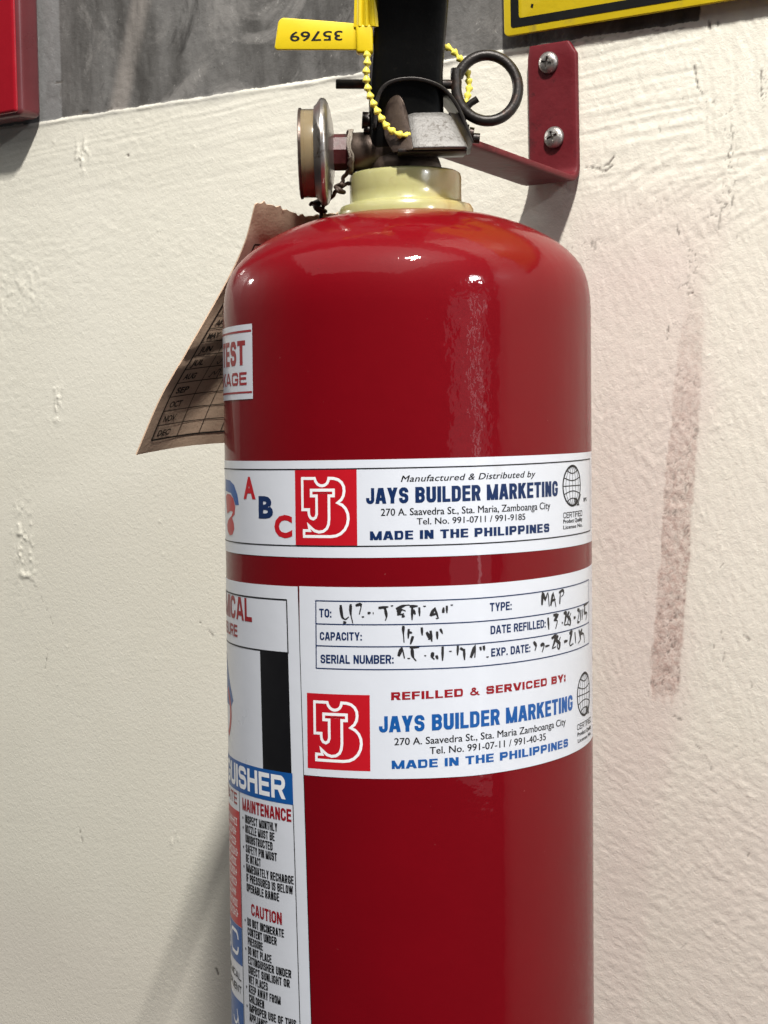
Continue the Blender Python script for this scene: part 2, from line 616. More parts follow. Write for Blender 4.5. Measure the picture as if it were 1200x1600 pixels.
def arc2(cx, cz, rx, rz, a0, a1, n=24):
    return [(cx + rx * math.cos(math.radians(a0 + (a1 - a0) * i / n)), cz + rz * math.sin(math.radians(a0 + (a1 - a0) * i / n))) for i in range(n + 1)]


def art(name, parts, m, parent, mapf, step=2.0, axis=0):
    """cut flat artwork into narrow strips and map it onto a curved surface"""
    V, F = join(*parts)
    me = bpy.data.meshes.new(name)
    me.from_pydata([(p[0], p[1], p[2] if len(p) > 2 else 0.0) for p in V], [], F)
    bm = bmesh.new()
    bm.from_mesh(me)
    big = [f for f in bm.faces if len(f.verts) > 4]
    if big:
        bmesh.ops.triangulate(bm, faces=big)
    if step:
        xs = [v.co[axis] for v in bm.verts]
        x = math.floor(min(xs) / step) * step + step
        no = (1, 0, 0) if axis == 0 else (0, 1, 0)
        while x < max(xs):
            bmesh.ops.bisect_plane(bm, geom=bm.verts[:] + bm.edges[:] + bm.faces[:], plane_co=[x * c for c in no], plane_no=no, dist=1e-6)
            x += step
    for f in bm.faces:
        f.normal_update()
        if f.normal.z < 0:
            f.normal_flip()
    for v in bm.verts:
        v.co = mapf(v.co.x, v.co.y, v.co.z)
    bm.to_mesh(me)
    bm.free()
    me.update()
    return link(name, me, m, parent, smooth=30)


# ------------------------------------------------------------------ the wall: one sheet with real relief
def vnoise(X, Z, sx, sz, seed, ang=0.0):
    """smooth value noise with feature size sx by sz (mm), rotated by ang degrees"""
    r = np.random.default_rng(seed)
    a = math.radians(ang)
    U = (X * math.cos(a) + Z * math.sin(a)) / sx + 1000.37
    Wv = (-X * math.sin(a) + Z * math.cos(a)) / sz + 1000.71
    T = r.random((256, 256))
    iu, iw = np.floor(U).astype(int), np.floor(Wv).astype(int)
    fu, fw = U - iu, Wv - iw
    fu = fu * fu * (3 - 2 * fu)
    fw = fw * fw * (3 - 2 * fw)
    g = lambda i, j: T[i % 256, j % 256]
    return (g(iu, iw) * (1 - fu) + g(iu + 1, iw) * fu) * (1 - fw) + (g(iu, iw + 1) * (1 - fu) + g(iu + 1, iw + 1) * fu) * fw - 0.5


def sst(a, b, x):
    t = np.clip((x - a) / (b - a), 0, 1)
    return t * t * (3 - 2 * t)


def make_wall():
    st = 0.75
    xs = np.concatenate([np.linspace(-4500, -440, 12)[:-1], np.arange(-440, 180, st), np.linspace(180, 3500, 12)[1:]])
    zs = np.concatenate([np.linspace(-1400, -400, 6)[:-1], np.arange(-400, 290, st), np.linspace(290, 1500, 6)[1:]])
    X, Z = np.meshgrid(xs, zs)
    far = sst(-440, -425, X) * sst(180, 165, X) * sst(-400, -385, Z) * sst(290, 275, Z)
    wx = X + 3.5 * vnoise(X, Z, 22, 22, 91) + 1.6 * vnoise(X, Z, 7, 7, 92)
    wz = Z + 3.5 * vnoise(X, Z, 22, 22, 93) + 1.6 * vnoise(X, Z, 7, 7, 94)
    H = 0.7 * vnoise(X, Z, 70, 70, 1) + 0.10 * vnoise(X, Z, 25, 25, 2)
    right = sst(0, 40, X)
    # fine roller stipple on the left, worm-like orange peel on the right
    left_t = 0.07 * vnoise(wx, wz, 5, 2.3, 3, 4) + 0.07 * vnoise(wx, wz, 2.6, 1.9, 4) + 0.05 * vnoise(wx, wz, 11, 7, 41)
    left_t *= (0.4 + 0.6 * sst(-150, 40, Z)) * (0.45 + 0.9 * sst(-0.1, 0.35, vnoise(X, Z, 60, 45, 42)) + 0.5 * sst(0, 120, Z))
    r_up = 0.25 * vnoise(wx, wz, 1.6, 5.5, 5, 16) + 0.13 * vnoise(wx, wz, 1.6, 2.8, 6, -25)
    r_dn = 0.24 * vnoise(wx, wz, 6.5, 1.7, 7, -28) + 0.15 * vnoise(wx, wz, 3.0, 1.6, 8, -20)
    lowm = sst(-125, -165, Z + 10 * vnoise(X, Z, 30, 30, 9))
    H += (1 - right) * left_t + right * (r_up * (1 - lowm) + r_dn * lowm)
    H += right * (0.25 + 0.9 * sst(0.0, 0.3, vnoise(X, Z, 26, 34, 51))) * (0.22 * vnoise(wx, wz, 3.4, 2.0, 52, 40) + 0.16 * np.abs(vnoise(wx, wz, 6, 4, 53, 60)))
    # brush strokes: level below the grey band, slanting right of the bracket, upright at the right edge
    band = sst(np.where(X > 0, 95, 118), np.where(X > 0, 135, 172), Z + 12 * vnoise(X, Z, 40, 20, 10)) * sst(190, 187, Z)
    slope = np.where(X > 20, 4.0, 1.0)
    sz_ = Z + 0.35 * (wz - Z)
    strokes = vnoise(X, sz_, 120, 1.6, 12, 3.0) * 0.42 + vnoise(X, sz_, 80, 1.5, 13, 5.0) * 0.34 + vnoise(X, sz_, 160, 5.5, 14, 1.5) * 0.30
    vertm = sst(91, 95, X + 3 * vnoise(X, Z, 20, 9, 15)) * sst(120, 138, Z)
    vstr = vnoise(X + 0.35 * (wx - X), Z, 2.0, 60, 16, 2) * 0.45 + vnoise(X, Z, 3.3, 90, 17, -2) * 0.3
    H += band * (0.36 + 0.5 * right) * ((1 - vertm) * strokes + vertm * vstr * 0.9)
    dg = sst(30, 45, X) * sst(80, 96, Z) * sst(132, 120, Z)
    H += dg * (vnoise(X, Z, 70, 2.4, 18, 24) * 0.34 + vnoise(X, Z, 40, 2.0, 19, 28) * 0.22)
    # thick cream paint lip along the grey band
    ed = 187.8 - 0.005 * X + 1.2 * vnoise(X, Z * 0, 16, 16, 20)
    lip = np.exp(-((Z - (ed - 1.4)) / 1.1) ** 2) * (0.55 + 0.7 * vnoise(X, Z * 0, 9, 9, 21)) * (X < 92)
    grey = sst(-0.3, 0.5, Z - ed) * (X < 92)
    H = H * (1 - 0.55 * grey) + lip * 0.9 - grey * 0.35
    H += grey * (0.25 * vnoise(X, Z, 5, 14, 22) + 0.2 * vnoise(X, Z, 2.4, 3.4, 23))
    # stain streak scraped by the old fitting
    xc = 80.5 + 0.103 * Z + 1.2 * vnoise(X * 0, Z, 14, 14, 24)
    hw = np.interp(Z, [-135, -120, -10, 35, 58, 75], [5.5, 7.6, 7.6, 6.4, 4.6, 2.5])
    d = np.abs(X - xc) + 1.2 * vnoise(X, Z, 4, 4, 25) + 0.8 * vnoise(X, Z, 2, 6, 26)
    stain = sst(hw + 0.7, hw - 0.7, d) * sst(-134, -124, Z + 7 * vnoise(X, Z, 2.2, 9, 27)) * sst(74, 40, Z + 12 * vnoise(X, Z, 5, 7, 28))
    stain *= np.interp(Z, [-130, -60, 0, 40, 75], [0.95, 0.95, 0.72, 0.40, 0.12])
    H += stain * (-0.15 + 0.45 * vnoise(wx, wz, 2.2, 3.4, 29))
    # pinkish older coat showing through on the right
    pink = sst(-8, 40, X + 14 * vnoise(X, Z, 40, 70, 30)) * (0.28 + 0.72 * sst(100, 72, X - 0.10 * Z + 14 * vnoise(X, Z, 18, 40, 32))) * sst(150, 60, Z + 20 * vnoise(X, Z, 30, 30, 31))
    pink = np.maximum(pink, 0.75 * sst(-90, -200, Z) * sst(0, 60, X))
    pink = np.maximum(pink, 0.30 * sst(-240, -330, Z))
    # crumbs of plaster caught in the paint
    def crumb(cx, cz, r, h, n, sp, seed):
        nonlocal H
        q = np.random.default_rng(seed)
        for _ in range(n):
            a, b = cx + q.normal() * sp[0], cz + q.normal() * sp[1]
            rr = r * q.uniform(0.5, 1.2)
            m = (np.abs(X - a) < 4 * rr) & (np.abs(Z - b) < 4 * rr)
            H[m] += h * q.uniform(0.4, 1.1) * np.exp(-((X[m] - a) ** 2 + (Z[m] - b) ** 2) / rr ** 2)
    def rough_patch(cx, cz, rx, rz, h, sd):
        nonlocal H
        g = np.exp(-((X - cx) / rx) ** 2 - ((Z - cz) / rz) ** 2)
        H += h * g * np.maximum(0, vnoise(wx, wz, 3.4, 4.2, sd) + 0.6 * vnoise(wx, wz, 1.8, 2.2, sd + 1) + 0.05)
    rough_patch(-332, 21, 6, 10, 2.0, 201)
    rough_patch(-361, -66, 8, 26, 2.0, 203)
    rough_patch(-362, 90, 30, 22, 0.6, 205)
    rough_patch(-304, 165, 5, 9, 2.2, 207)
    rough_patch(-246, -232, 2.5, 5, 2.0, 209)
    rough_patch(-215, 166, 5, 5, 1.6, 211)
    crumb(-250, 0, 0.9, 0.30, 30, (80, 110), 5)
    crumb(95, 20, 0.8, 0.45, 50, (18, 110), 7)
    # chips, cracks and scratches down to the substrate
    chip = np.zeros_like(X)
    def crack(pts, w, amp=1.0, seed=0):
        nonlocal chip
        for (a, b), (c, e) in zip(pts[:-1], pts[1:]):
            m = (X > min(a, c) - 5) & (X < max(a, c) + 5) & (Z > min(b, e) - 5) & (Z < max(b, e) + 5)
            px, pz = wx[m] * 0.35 + X[m] * 0.65, wz[m] * 0.35 + Z[m] * 0.65
            t = np.clip(((px - a) * (c - a) + (pz - b) * (e - b)) / ((c - a) ** 2 + (e - b) ** 2 + 1e-9), 0, 1)
            dd = np.hypot(px - a - t * (c - a), pz - b - t * (e - b)) + 0.5 * vnoise(X[m], Z[m], 2, 2, 60 + seed)
            chip[m] = np.maximum(chip[m], amp * sst(w * 0.95, w * 0.4, dd) * sst(-0.22, 0.10, vnoise(X[m], Z[m], 1.7, 2.3, 160 + seed)))
    crack([(87.5, 171), (87.7, 164), (88.6, 160), (89.5, 158)], 0.75, 0.95)
    crack([(89, 157), (92, 153.5)], 0.7, 0.7, 1)
    crack([(121, 160), (120.5, 153), (121.5, 149)], 0.8, 0.8, 2)
    crack([(29.5, 126), (37, 124.5), (42, 126), (45, 129)], 0.65, 0.8, 3)
    crack([(37, 124), (41, 122.5), (44, 125)], 0.9, 0.75, 4)
    crack([(96, 129), (98, 124)], 0.6, 0.7, 5)
    crack([(105, 140), (107, 132), (106, 126)], 0.55, 0.55, 6)
    crack([(108, 112), (107, 104), (105, 98)], 0.6, 0.6, 7)
    crack([(101, 100), (100, 90)], 0.6, 0.55, 8)
    crack([(96, 186), (96.5, 182.5)], 1.1, 0.8, 9)
    crack([(100.5, 184.5), (101.5, 182)], 1.0, 0.8, 10)
    crack([(77.5, 99), (78.5, 92), (80, 88)], 0.65, 0.75, 11)
    crack([(83, 61.5), (85.5, 62)], 0.8, 0.85, 12)
    crack([(80, 70), (83, 67)], 0.6, 0.5, 13)
    crack([(-4, 184.5), (20, 186.5), (60, 186), (88, 184)], 0.7, 0.55, 14)
    crack([(-349, -95), (-343, -104), (-339, -112)], 0.45, 0.5, 15)
    crack([(-222, -106), (-212, -113)], 0.6, 0.6, 16)
    crack([(-345, -130), (-347, -139)], 0.5, 0.55, 17)
    crack([(-322, -236), (-319.5, -243)], 1.0, 0.5, 18)
    crack([(-216.5, -304), (-215, -306.5)], 1.2, 0.75, 19)
    crack([(-303, 190.2), (-298, 190.4)], 1.2, 0.8, 20)
    crack([(-283, 189.6), (-280, 189.8)], 1.0, 0.75, 21)
    crack([(-268, 162.5), (-267, 162.2)], 1.1, 0.8, 22)
    crack([(-331, 211.5), (-319, 210)], 0.7, 0.85, 23)
    crack([(-320, 209), (-321, 193)], 0.7, 0.5, 24)
    crack([(98, -96), (100, -105), (99, -110)], 0.55, 0.4, 25)
    crack([(84, -150), (90, -158), (93, -166)], 0.5, 0.45, 26)
    crack([(73, -138), (78, -140)], 0.7, 0.6, 27)
    crack([(110, -98), (112, -100)], 0.8, 0.6, 28)
    q = np.random.default_rng(5)
    for k in range(26):
        a, b = 40 + q.random() * 85, -270 + q.random() * 440
        t = q.uniform(-0.6, 0.6) + 1.2
        ln = q.uniform(0.8, 3.5)
        crack([(a, b), (a + ln * math.cos(t), b + ln * math.sin(t))], q.uniform(0.4, 0.65), q.uniform(0.25, 0.6), 30 + k % 9)
    # crazed, worm-like hairlines where the old paint has lifted
    worm = sst(0.045, 0.012, np.abs(vnoise(wx, wz, 3.2, 4.0, 70) + 0.35 * vnoise(wx, wz, 1.7, 1.7, 71)))
    wz_ = 0.65 * stain * sst(-0.1, 0.2, vnoise(X, Z, 5, 7, 72))
    for cx, cz, rx, rz, am in ((106, 140, 5, 7, .8), (105, 122, 3.5, 7, .9), (103, 104, 4, 7, .9), (97, 96, 4, 4, .7), (40, 124, 5, 3, 1), (30, 88, 12, 4, .55), (86, 78, 4, 9, .6), (82, 66, 5, 4, .6), (122, 152, 2.5, 8, .8), (70, 106, 18, 3, .35), (96, 150, 4, 3, .7)):
        wz_ = np.maximum(wz_, am * np.exp(-((X - cx) / rx) ** 2 - ((Z - cz) / rz) ** 2))
    chip = np.maximum(chip, worm * wz_)
    chip = np.maximum(chip, 0.22 * stain * sst(0.24, 0.36, vnoise(wx, wz, 2.4, 3.0, 33)))
    H -= 0.5 * chip
    H *= far * (1 - 0.32 * right)
    ny, nx = X.shape
    co = np.stack([X, -H, Z], -1).reshape(-1, 3) / 1000.0
    I = np.arange(nx * ny).reshape(ny, nx)
    F = np.stack([I[:-1, :-1], I[:-1, 1:], I[1:, 1:], I[1:, :-1]], -1).reshape(-1, 4)
    me = bpy.data.meshes.new('wall')
    me.vertices.add(len(co))
    me.vertices.foreach_set('co', co.ravel())
    me.loops.add(F.size)
    me.loops.foreach_set('vertex_index', F.ravel().astype(np.int32))
    me.polygons.add(len(F))
    me.polygons.foreach_set('loop_start', np.arange(0, F.size, 4, dtype=np.int32))
    me.polygons.foreach_set('loop_total', np.full(len(F), 4, dtype=np.int32))
    me.update(calc_edges=True)
    for nme, arr in (('stain', stain * far), ('chip', chip * far), ('pink', pink)):
        at = me.attributes.new(nme, 'FLOAT', 'POINT')
        at.data.foreach_set('value', np.clip(arr, 0, 1).ravel().astype(np.float32))
    me.polygons.foreach_set('use_smooth', [True] * len(me.polygons))
    me.materials.append(MT['wall'])
    o = bpy.data.objects.new('wall', me)
    COL.objects.link(o)
    o.location = (0, 0, EYE)
    o['kind'] = 'structure'
    return o


wall = make_wall()

# ------------------------------------------------------------------ red box at the left
rb = empty('wall_box', (-0.3335, 0, EYE + 0.190))
tag(rb, 'shallow glossy red wall box cut off by the left edge, above the cream wall', 'wall box')
o = build('case', box((-0.26, -0.020, 0.0), (0.0, -0.0015, 0.36)), MT['case_side'], rb)
bevel(o, 0.0045, 5)
o = build('front_panel', box((-0.2575, -0.0212, 0.0022), (-0.0024, -0.0165, 0.3575)), MT['box_red'], rb)
bevel(o, 0.0022, 4)

# ------------------------------------------------------------------ yellow sign
sg = empty('warning_sign', (-0.0110, -0.004, EYE + 0.1928))
tag(sg, 'yellow sign with black border line mounted at top right above the bracket', 'sign')


def rrect(x0, x1, z0, z1, r, n=6):
    out = []
    for cx, cz, a in ((x1 - r, z0 + r, -90), (x1 - r, z1 - r, 0), (x0 + r, z1 - r, 90), (x0 + r, z0 + r, 180)):
        out += arc2(cx, cz, r, r, a, a + 90, n)
    return out


def prism(outline, y0, y1, mapf=None):
    n = len(outline)
    V = [(x, y0, z) for x, z in outline] + [(x, y1, z) for x, z in outline]
    F = [tuple(range(n)), tuple(range(2 * n - 1, n - 1, -1))] + [(i, i + n, (i + 1) % n + n, (i + 1) % n) for i in range(n)]
    return V, F


o = build('panel', prism(rrect(0, 0.36, 0, 0.25, 0.003), -0.002, 0.0), MT['sign_yellow'], sg)
bevel(o, 0.0005, 2)
ring_o = rrect(0.0042, 0.3558, 0.0038, 0.2462, 0.0015)
ring_i = rrect(0.0088, 0.3512, 0.0080, 0.2420, 0.0012)
n = len(ring_o)
V = [(x, -0.0022, z) for x, z in ring_o] + [(x, -0.0022, z) for x, z in ring_i]
build('border_line', (V, [(i, (i + 1) % n, (i + 1) % n + n, i + n) for i in range(n)]), MT['sign_black'], sg, smooth=0)
build('paint_speck', prism([(0.0155, 0.0125), (0.0168, 0.0120), (0.0172, 0.0135), (0.0162, 0.0140)], -0.0023, -0.0021), MT['sign_black'], sg, smooth=0)
for sx in (0.02, 0.34):
    build('standoff', lathe([(0.004, 0.0), (0.004, 0.0045)], 16, 'y', (sx, 0.0, 0.22)), MT['sign_black'], sg)

# ------------------------------------------------------------------ wall bracket
bk = empty('wall_bracket', (0.0142, 0, EYE + 0.119))
tag(bk, 'maroon painted steel L bracket screwed to the wall beside the valve', 'bracket')
path = [(0.0022, 0.0680 - i * 0.0062) for i in range(10)]
path += [(0.0022 + 0.0065 * (1 - math.cos(a)), 0.0078 - 0.0065 * math.sin(a)) for a in np.linspace(0.1, 1.47, 8)]
path += [(0.0105 + (0.118 - 0.0105) * t, 0.0012 + 0.0082 * t) for t in np.linspace(0.02, 1, 16)]
grid = []
L = 0.0
prev = path[0]
for (q, z) in path:
    L += math.hypot(q - prev[0], z - prev[1])
    prev = (q, z)
    hw = 0.01345
    c = 0.0055
    cut = c - math.sqrt(max(0, c * c - (c - L) ** 2)) if L < c else 0
    row = []
    for s in np.linspace(-1, 1, 9):
        row.append(((-hw + 0.22 * cut) * (1 - s) / 2 + (hw - 0.75 * cut) * (1 + s) / 2, -q, z))
    grid.append(row)
o = build('plate', sheet(grid, 0.0032), MT['bracket'], bk, smooth=45)
bevel(o, 0.0007, 2)


def make_screw(x, z, rot, tilt):
    t = empty('screw', (0, 0, 0))
    t.parent = bk
    t.location = (x, -0.0040, z)
    t.rotation_euler = (tilt, rot, 0)
    prof = [(0.0052, 0.0002), (0.00535, -0.0004), (0.0052, -0.0012), (0.0046, -0.0020), (0.0036, -0.0026), (0.0022, -0.00295), (0.0004, -0.0031)]
    head = build('head', lathe([(r, y) for r, y in prof], 28, 'y'), MT['screw'], t)
    cut = build('cut', join(box((-0.0029, -0.005, -0.0006), (0.0029, -0.0016, 0.0006)), ), None, None, 0)
    cut2 = build('cut', join(box((-0.0006, -0.0051, -0.0029), (0.0006, -0.0015, 0.0029)), ), None, None, 0)
    for c in (cut, cut2):
        md = head.modifiers.new('b', 'BOOLEAN')
        md.object = c
        md.operation = 'DIFFERENCE'
        md.solver = 'EXACT'
        t_par = head.parent
        head.parent = None
        bpy.context.view_layer.update()
        me = bpy.data.meshes.new_from_object(head.evaluated_get(bpy.context.evaluated_depsgraph_get()))
        head.modifiers.clear()
        head.data = me
        head.parent = t_par
    for c in (cut, cut2):
        bpy.data.objects.remove(c)
    head.data.materials.clear()
    head.data.materials.append(MT['screw'])
    head.data.set_sharp_from_angle(angle=math.radians(35))
    return t


make_screw(-0.0012, 0.0585, 0.25, 0.05)
make_screw(0.0012, 0.0222, -0.30, -0.04)

# ------------------------------------------------------------------ the extinguisher (local frame: x right, y away from the camera, z up from its base)
BASE = EYE - 0.34
FX = empty('fire_extinguisher', (0.0077, -0.125, BASE), (0, 0, yaw))
tag(FX, 'red dry chemical fire extinguisher with white printed labels hanging on the wall', 'fire extinguisher')
R = 80.0


def lean(h):
    return (h + 12.0) * 0.0117


def S(x, y, h):
    """local millimetres (h measured from eye level) to local metres"""
    return Vector((x / 1000, y / 1000, (h + 340) / 1000))


# cylinder with domed shoulder
prof = [(30, -318), (62, -318), (66, -334), (72, -338), (75, -334), (77, -322), (79.4, -312), (80, -300)]
prof += [(80, h) for h in np.linspace(-280, 44, 34)]
prof += [(79.99, 48), (79.92, 52), (79.7, 56), (79.3, 59.3), (78.7, 62.6), (77.6, 66.2), (76.0, 69.8), (73.4, 73.2), (70.2, 76.5), (66.4, 79.6), (61.8, 82.6), (56.6, 85.4), (50.8, 88.0), (44.6, 90.2), (38.0, 92.0), (31, 93.4), (25, 94.0), (10, 94.2)]
NL = 128
V, F = [], []
for r, h in prof:
    for i in range(NL):
        a = 2 * math.pi * i / NL
        V.append(tuple(S(lean(h) + r * math.cos(a), r * math.sin(a), h)))
for j in range(len(prof) - 1):
    for i in range(NL):
        k = (i + 1) % NL
        F.append((j * NL + i, j * NL + k, (j + 1) * NL + k, (j + 1) * NL + i))
F.append(tuple(range(NL)))
F.append(tuple((len(prof) - 1) * NL + i for i in range(NL)))
build('cylinder', (V, F), MT['red'], FX, 40)

# collar
CX = 1.4


def loc_lathe(prof, axis, centre, n=64):
    """prof in mm (r, t); centre in local mm (x, y, h)"""
    V, F = lathe(prof, n, axis)
    return [tuple(S(x + centre[0], y + centre[1], z + centre[2])) for x, y, z in V], F


build('neck_collar', loc_lathe([(18, 90.5), (29.4, 90.5), (29.6, 92.6), (29.4, 96.0), (28.4, 97.6), (25.2, 98.4), (24.4, 99.4), (24.3, 104), (24.4, 109.6), (23.9, 111.4), (22.6, 112.2), (15, 112.4)], 'z', (CX, 0, 0)), MT['collar'], FX, 40)

# valve body
vb = build('valve_body', join(
    loc_lathe([(16, 111.6), (16.2, 115), (15.2, 118), (13, 119.5), (12.6, 134), (11, 137), (6, 138)], 'z', (1, 0, 0), 40),
    loc_lathe([(7.4, -22.5), (8.3, -21), (8.6, -10), (9.0, -4), (9.6, 4), (9.6, 12)], 'x', (0, -3, 121.4), 40)), MT['brass'], FX, 40)
build('hex_nut', loc_lathe([(5, -31), (7.2, -30.5), (7.9, -29.5), (7.9, -22.6), (7.0, -22.2)], 'x', (0, -2, 121.6), 8), MT['nut'], vb, 30)
# pressure gauge (its dial faces left)
gg = build('pressure_gauge', loc_lathe([(6, -29.0), (12, -29.6), (17, -30.5), (20.6, -31.5), (22.5, -32.5), (23.0, -33.3), (23.0, -34.6), (22.2, -35.4), (20.4, -36.6), (19.6, -37.6), (17, -37.7)], 'x', (0, 0, 122.2), 72), MT['chrome'], FX, 40)
build('gauge_lens', loc_lathe([(16.8, -37.6), (18.9, -37.7), (19.0, -43.0), (18.4, -44.0), (12, -44.4), (2, -44.5)], 'x', (0, 0, 121.6), 64), MT['amber'], gg, 40)
build('dial', loc_lathe([(16.6, -37.9), (17.2, -38.1), (17.2, -41.4), (16.6, -41.8), (2, -41.8)], 'x', (0, 0, 121.6), 48), MT['dial'], gg, 40)
build('lens_rim', loc_lathe([(18.6, -43.2), (19.5, -43.1), (19.6, -44.2), (18.6, -44.5)], 'x', (0, 0, 121.6), 64), MT['brass'], gg, 40)

# squeeze lever: black channel rising towards the viewer
lv = [(-13.0, 17.4, -11, 122), (-12.8, 17.4, -14, 140), (-12.2, 17.3, -17, 152), (-11.0, 18.4, -20, 164), (-9.0, 20.0, -25, 181), (-8.0, 21.0, -31, 196), (-7.5, 21.5, -40, 212), (-7.5, 21.5, -54, 228), (-8, 21.5, -72, 240)]
grid = []
for x0, x1, y, h in lv:
    row = [(x0 - 0.2, y + 10, h + 1.5), (x0, y + 2.5, h + 0.4), (x0 + 0.7, y + 0.7, h + 0.1), (x0 + 2.4, y, h)]
    row += [(x0 + 2.4 + (x1 - x0 - 4.8) * t, y, h) for t in (0.25, 0.5, 0.75)]
    row += [(x1 - 2.4, y, h), (x1 - 0.7, y + 0.7, h + 0.1), (x1, y + 2.5, h + 0.4), (x1 + 0.2, y + 10, h + 1.5)]
    grid.append([tuple(S(*p)) for p in row])
G = np.array(grid)
fine = []
for k in range(G.shape[1]):
    fine.append(smooth_path([tuple(p) for p in G[:, k]], 4))
G = np.array(fine).transpose(1, 0, 2)
bevel(build('squeeze_lever', sheet(G, 0.0016), MT['black_paint'], FX, 45), 0.0004, 2)

# carrying handle: arched housing, side cheek, front plate
hd_grid = []
arch = smooth_path([(-11.6, 129), (-11.0, 133), (-10.3, 140), (-8.0, 145.6), (-3.6, 148.6), (3.8, 149.6), (11.4, 148.4), (18.4, 144.8), (23.6, 138), (27.0, 130), (29.6, 122)], 5)
for (x, h) in arch:
    hd_grid.append([tuple(S(x, y, h + dh)) for y, dh in ((-20, -0.4), (-18, 0), (-10, 0.3), (0, 0), (9, -1))])
hd = bevel(build('carrying_handle', sheet(hd_grid, 0.0017), MT['dark_metal'], FX, 45), 0.0004, 2)
pl = []
for t in np.linspace(0, 1, 7):
    xl, xr = 2.4 + 1.9 * t, 19.6 + 7.2 * t ** 0.9
    y, h = -22.0 - 10.0 * t, 134.4 - 16.6 * t
    if t == 0:
        h -= 0.3
    row = [(xl + (xr - xl) * u, y + 0.5 * abs(u - 0.5) ** 3 * 8, h - (1.0 if (t == 0 and u in (0.0, 1.0)) else 0)) for u in np.linspace(0, 1, 7)]
    pl.append([tuple(S(*p)) for p in row])
bevel(build('front_plate', sheet(pl, 0.0018), MT['grey_metal'], hd, 45), 0.0005, 2)
ck = smooth_path([(-4.0, 117.4), (-7.0, 124), (-7.6, 130), (-6.7, 137.5), (-4.8, 141.2), (-1.8, 142.6), (0.4, 140.6), (2.3, 135), (3.6, 126), (4.3, 117.6)], 4)
V, F = prism(ck, 0.0, 1.6)
bevel(build('side_cheek', ([tuple(S(x, y - 22.0 - 1.6 + (4.3 - x) * 0.62 - max(0, 134 - h) * 0.52, h)) for x, y, h in V], F), MT['brass'], hd, 40), 0.0004, 2)
pl = []
for t in np.linspace(0, 1, 4):
    row = []
    for u in np.linspace(0, 1, 6):
        a = (19.8 + 7 * u, -22 - 10 * u, 134.0 - 16.6 * u)
        b = (25.5 + 4.0 * u, -16 - 4 * u, 134 - 13 * u)
        row.append(tuple(S(a[0] + (b[0] - a[0]) * t, a[1] + (b[1] - a[1]) * t, a[2] + (b[2] - a[2]) * t)))
    pl.append(row)
bevel(build('side_cheek', sheet(pl, 0.0014), MT['dark_metal'], hd, 45), 0.0003, 2)
# underside of the handle running back to the valve
pl = [[tuple(S(x, y, h)) for x in np.linspace(-2, 27, 6)] for y, h in ((-30, 117.6), (-20, 117.2), (-8, 119), (4, 120))]
bevel(build('handle_floor', sheet(pl, 0.0016), MT['dark_metal'], hd, 45), 0.0003, 2)

# rivets, pin and pull ring
def rod(p, q, r, n=20):
    return tube([tuple(S(*p)), tuple(S(*q))], r / 1000, n)


build('rivet', join(rod((-15, -8, 134), (29, -8, 129), 2.4), rod((-16.8, -8, 134.2), (-14.2, -8, 134), 3.6), rod((-16.2, -8, 130.2), (-13.6, -8, 130.0), 1.7)), MT['dark_metal'], hd, 40)
build('rivet', join(rod((27, -8, 126), (33.6, -8, 125.3), 2.2), rod((29.0, -8, 127.6), (31, -8, 127.2), 2.8)), MT['dark_metal'], hd, 40)
pn = bevel(build('safety_pin', rod((-27.8, -8, 149.8), (24, -8, 148.6), 2.05), MT['dark_metal'], FX, 40), 0.0004, 2)
ring = []
for i in range(61):
    a = math.radians(158 - 372 * i / 60)
    ring.append(tuple(S(37.2 + 13.3 * math.cos(a) + (0.0 if i < 56 else -(i - 56) * 0.5), -7 - 2.4 * i / 60 + 2.5 * math.sin(a), 146.8 + 14.6 * math.sin(a))))
build('pull_ring', tube(ring, 0.00235, 14), MT['dark_metal'], pn, 50)
build('split_leg', tube([tuple(S(*p)) for p in smooth_path([(26.0, -9, 131), (27.2, -9, 136), (29.2, -9, 139.6), (33.0, -9.5, 142.0)], 5)], 0.0015, 10), MT['dark_metal'], pn, 50)


# ------------------------------------------------------------------ printed stickers
def wrapper(off, slant=None):
    """label millimetres (arc length s at radius 80, height h) onto the cylinder"""
    def f(s, h, dz=0.0):
        th = s / R
        rr = R + off + dz
        return S(lean(h) + rr * math.sin(th), -rr * math.cos(th), h)
    return f


def A(deg):
    return math.radians(deg) * R


def sticker(name, d0, d1, lo, hi, parent, off=0.08, m=None):
    """curved vinyl sheet; lo/hi are height functions of degrees"""
    w0 = wrapper(off)
    n = max(4, int(abs(d1 - d0) / 1.5))
    grid = []
    for i in range(n + 1):
        d = d0 + (d1 - d0) * i / n
        a, b = lo(d), hi(d)
        grid.append([tuple(w0(A(d), a + (b - a) * k / 12)) for k in range(13)])
    return build(name, sheet(grid, 0.00006), m or MT['sticker'], parent, 45)


def up(d):           # the stickers ride up a little at their right end
    return 0.0 if d < 15 else ((d - 15) / 55.0) ** 1.4


OF, OT, OM = 0.15, 0.18, 0.205       # fill, print and marker layers above the steel, mm


def lines_art(rows):
    return [ribbon(p, w, c) for p, w, c in rows]


def T(rows):
    """rows of (text, deg0, deg1, baseline0, baseline1, cap height, bold, shear, spacing)"""
    out = []
    for r in rows:
        body, d0, d1, b0, b1, cap = r[:6]
        bold = r[6] if len(r) > 6 else 0.0
        shear = r[7] if len(r) > 7 else 0.0
        sp = r[8] if len(r) > 8 else 1.0
        out.append(fit_text(body, A(d0), A(d1), b0, b1, cap, bold, shear, sp))
    return out


def hline(d0, d1, hf, w, n=40):
    return ribbon([(A(d0 + (d1 - d0) * i / n), hf(d0 + (d1 - d0) * i / n)) for i in range(n + 1)], w)



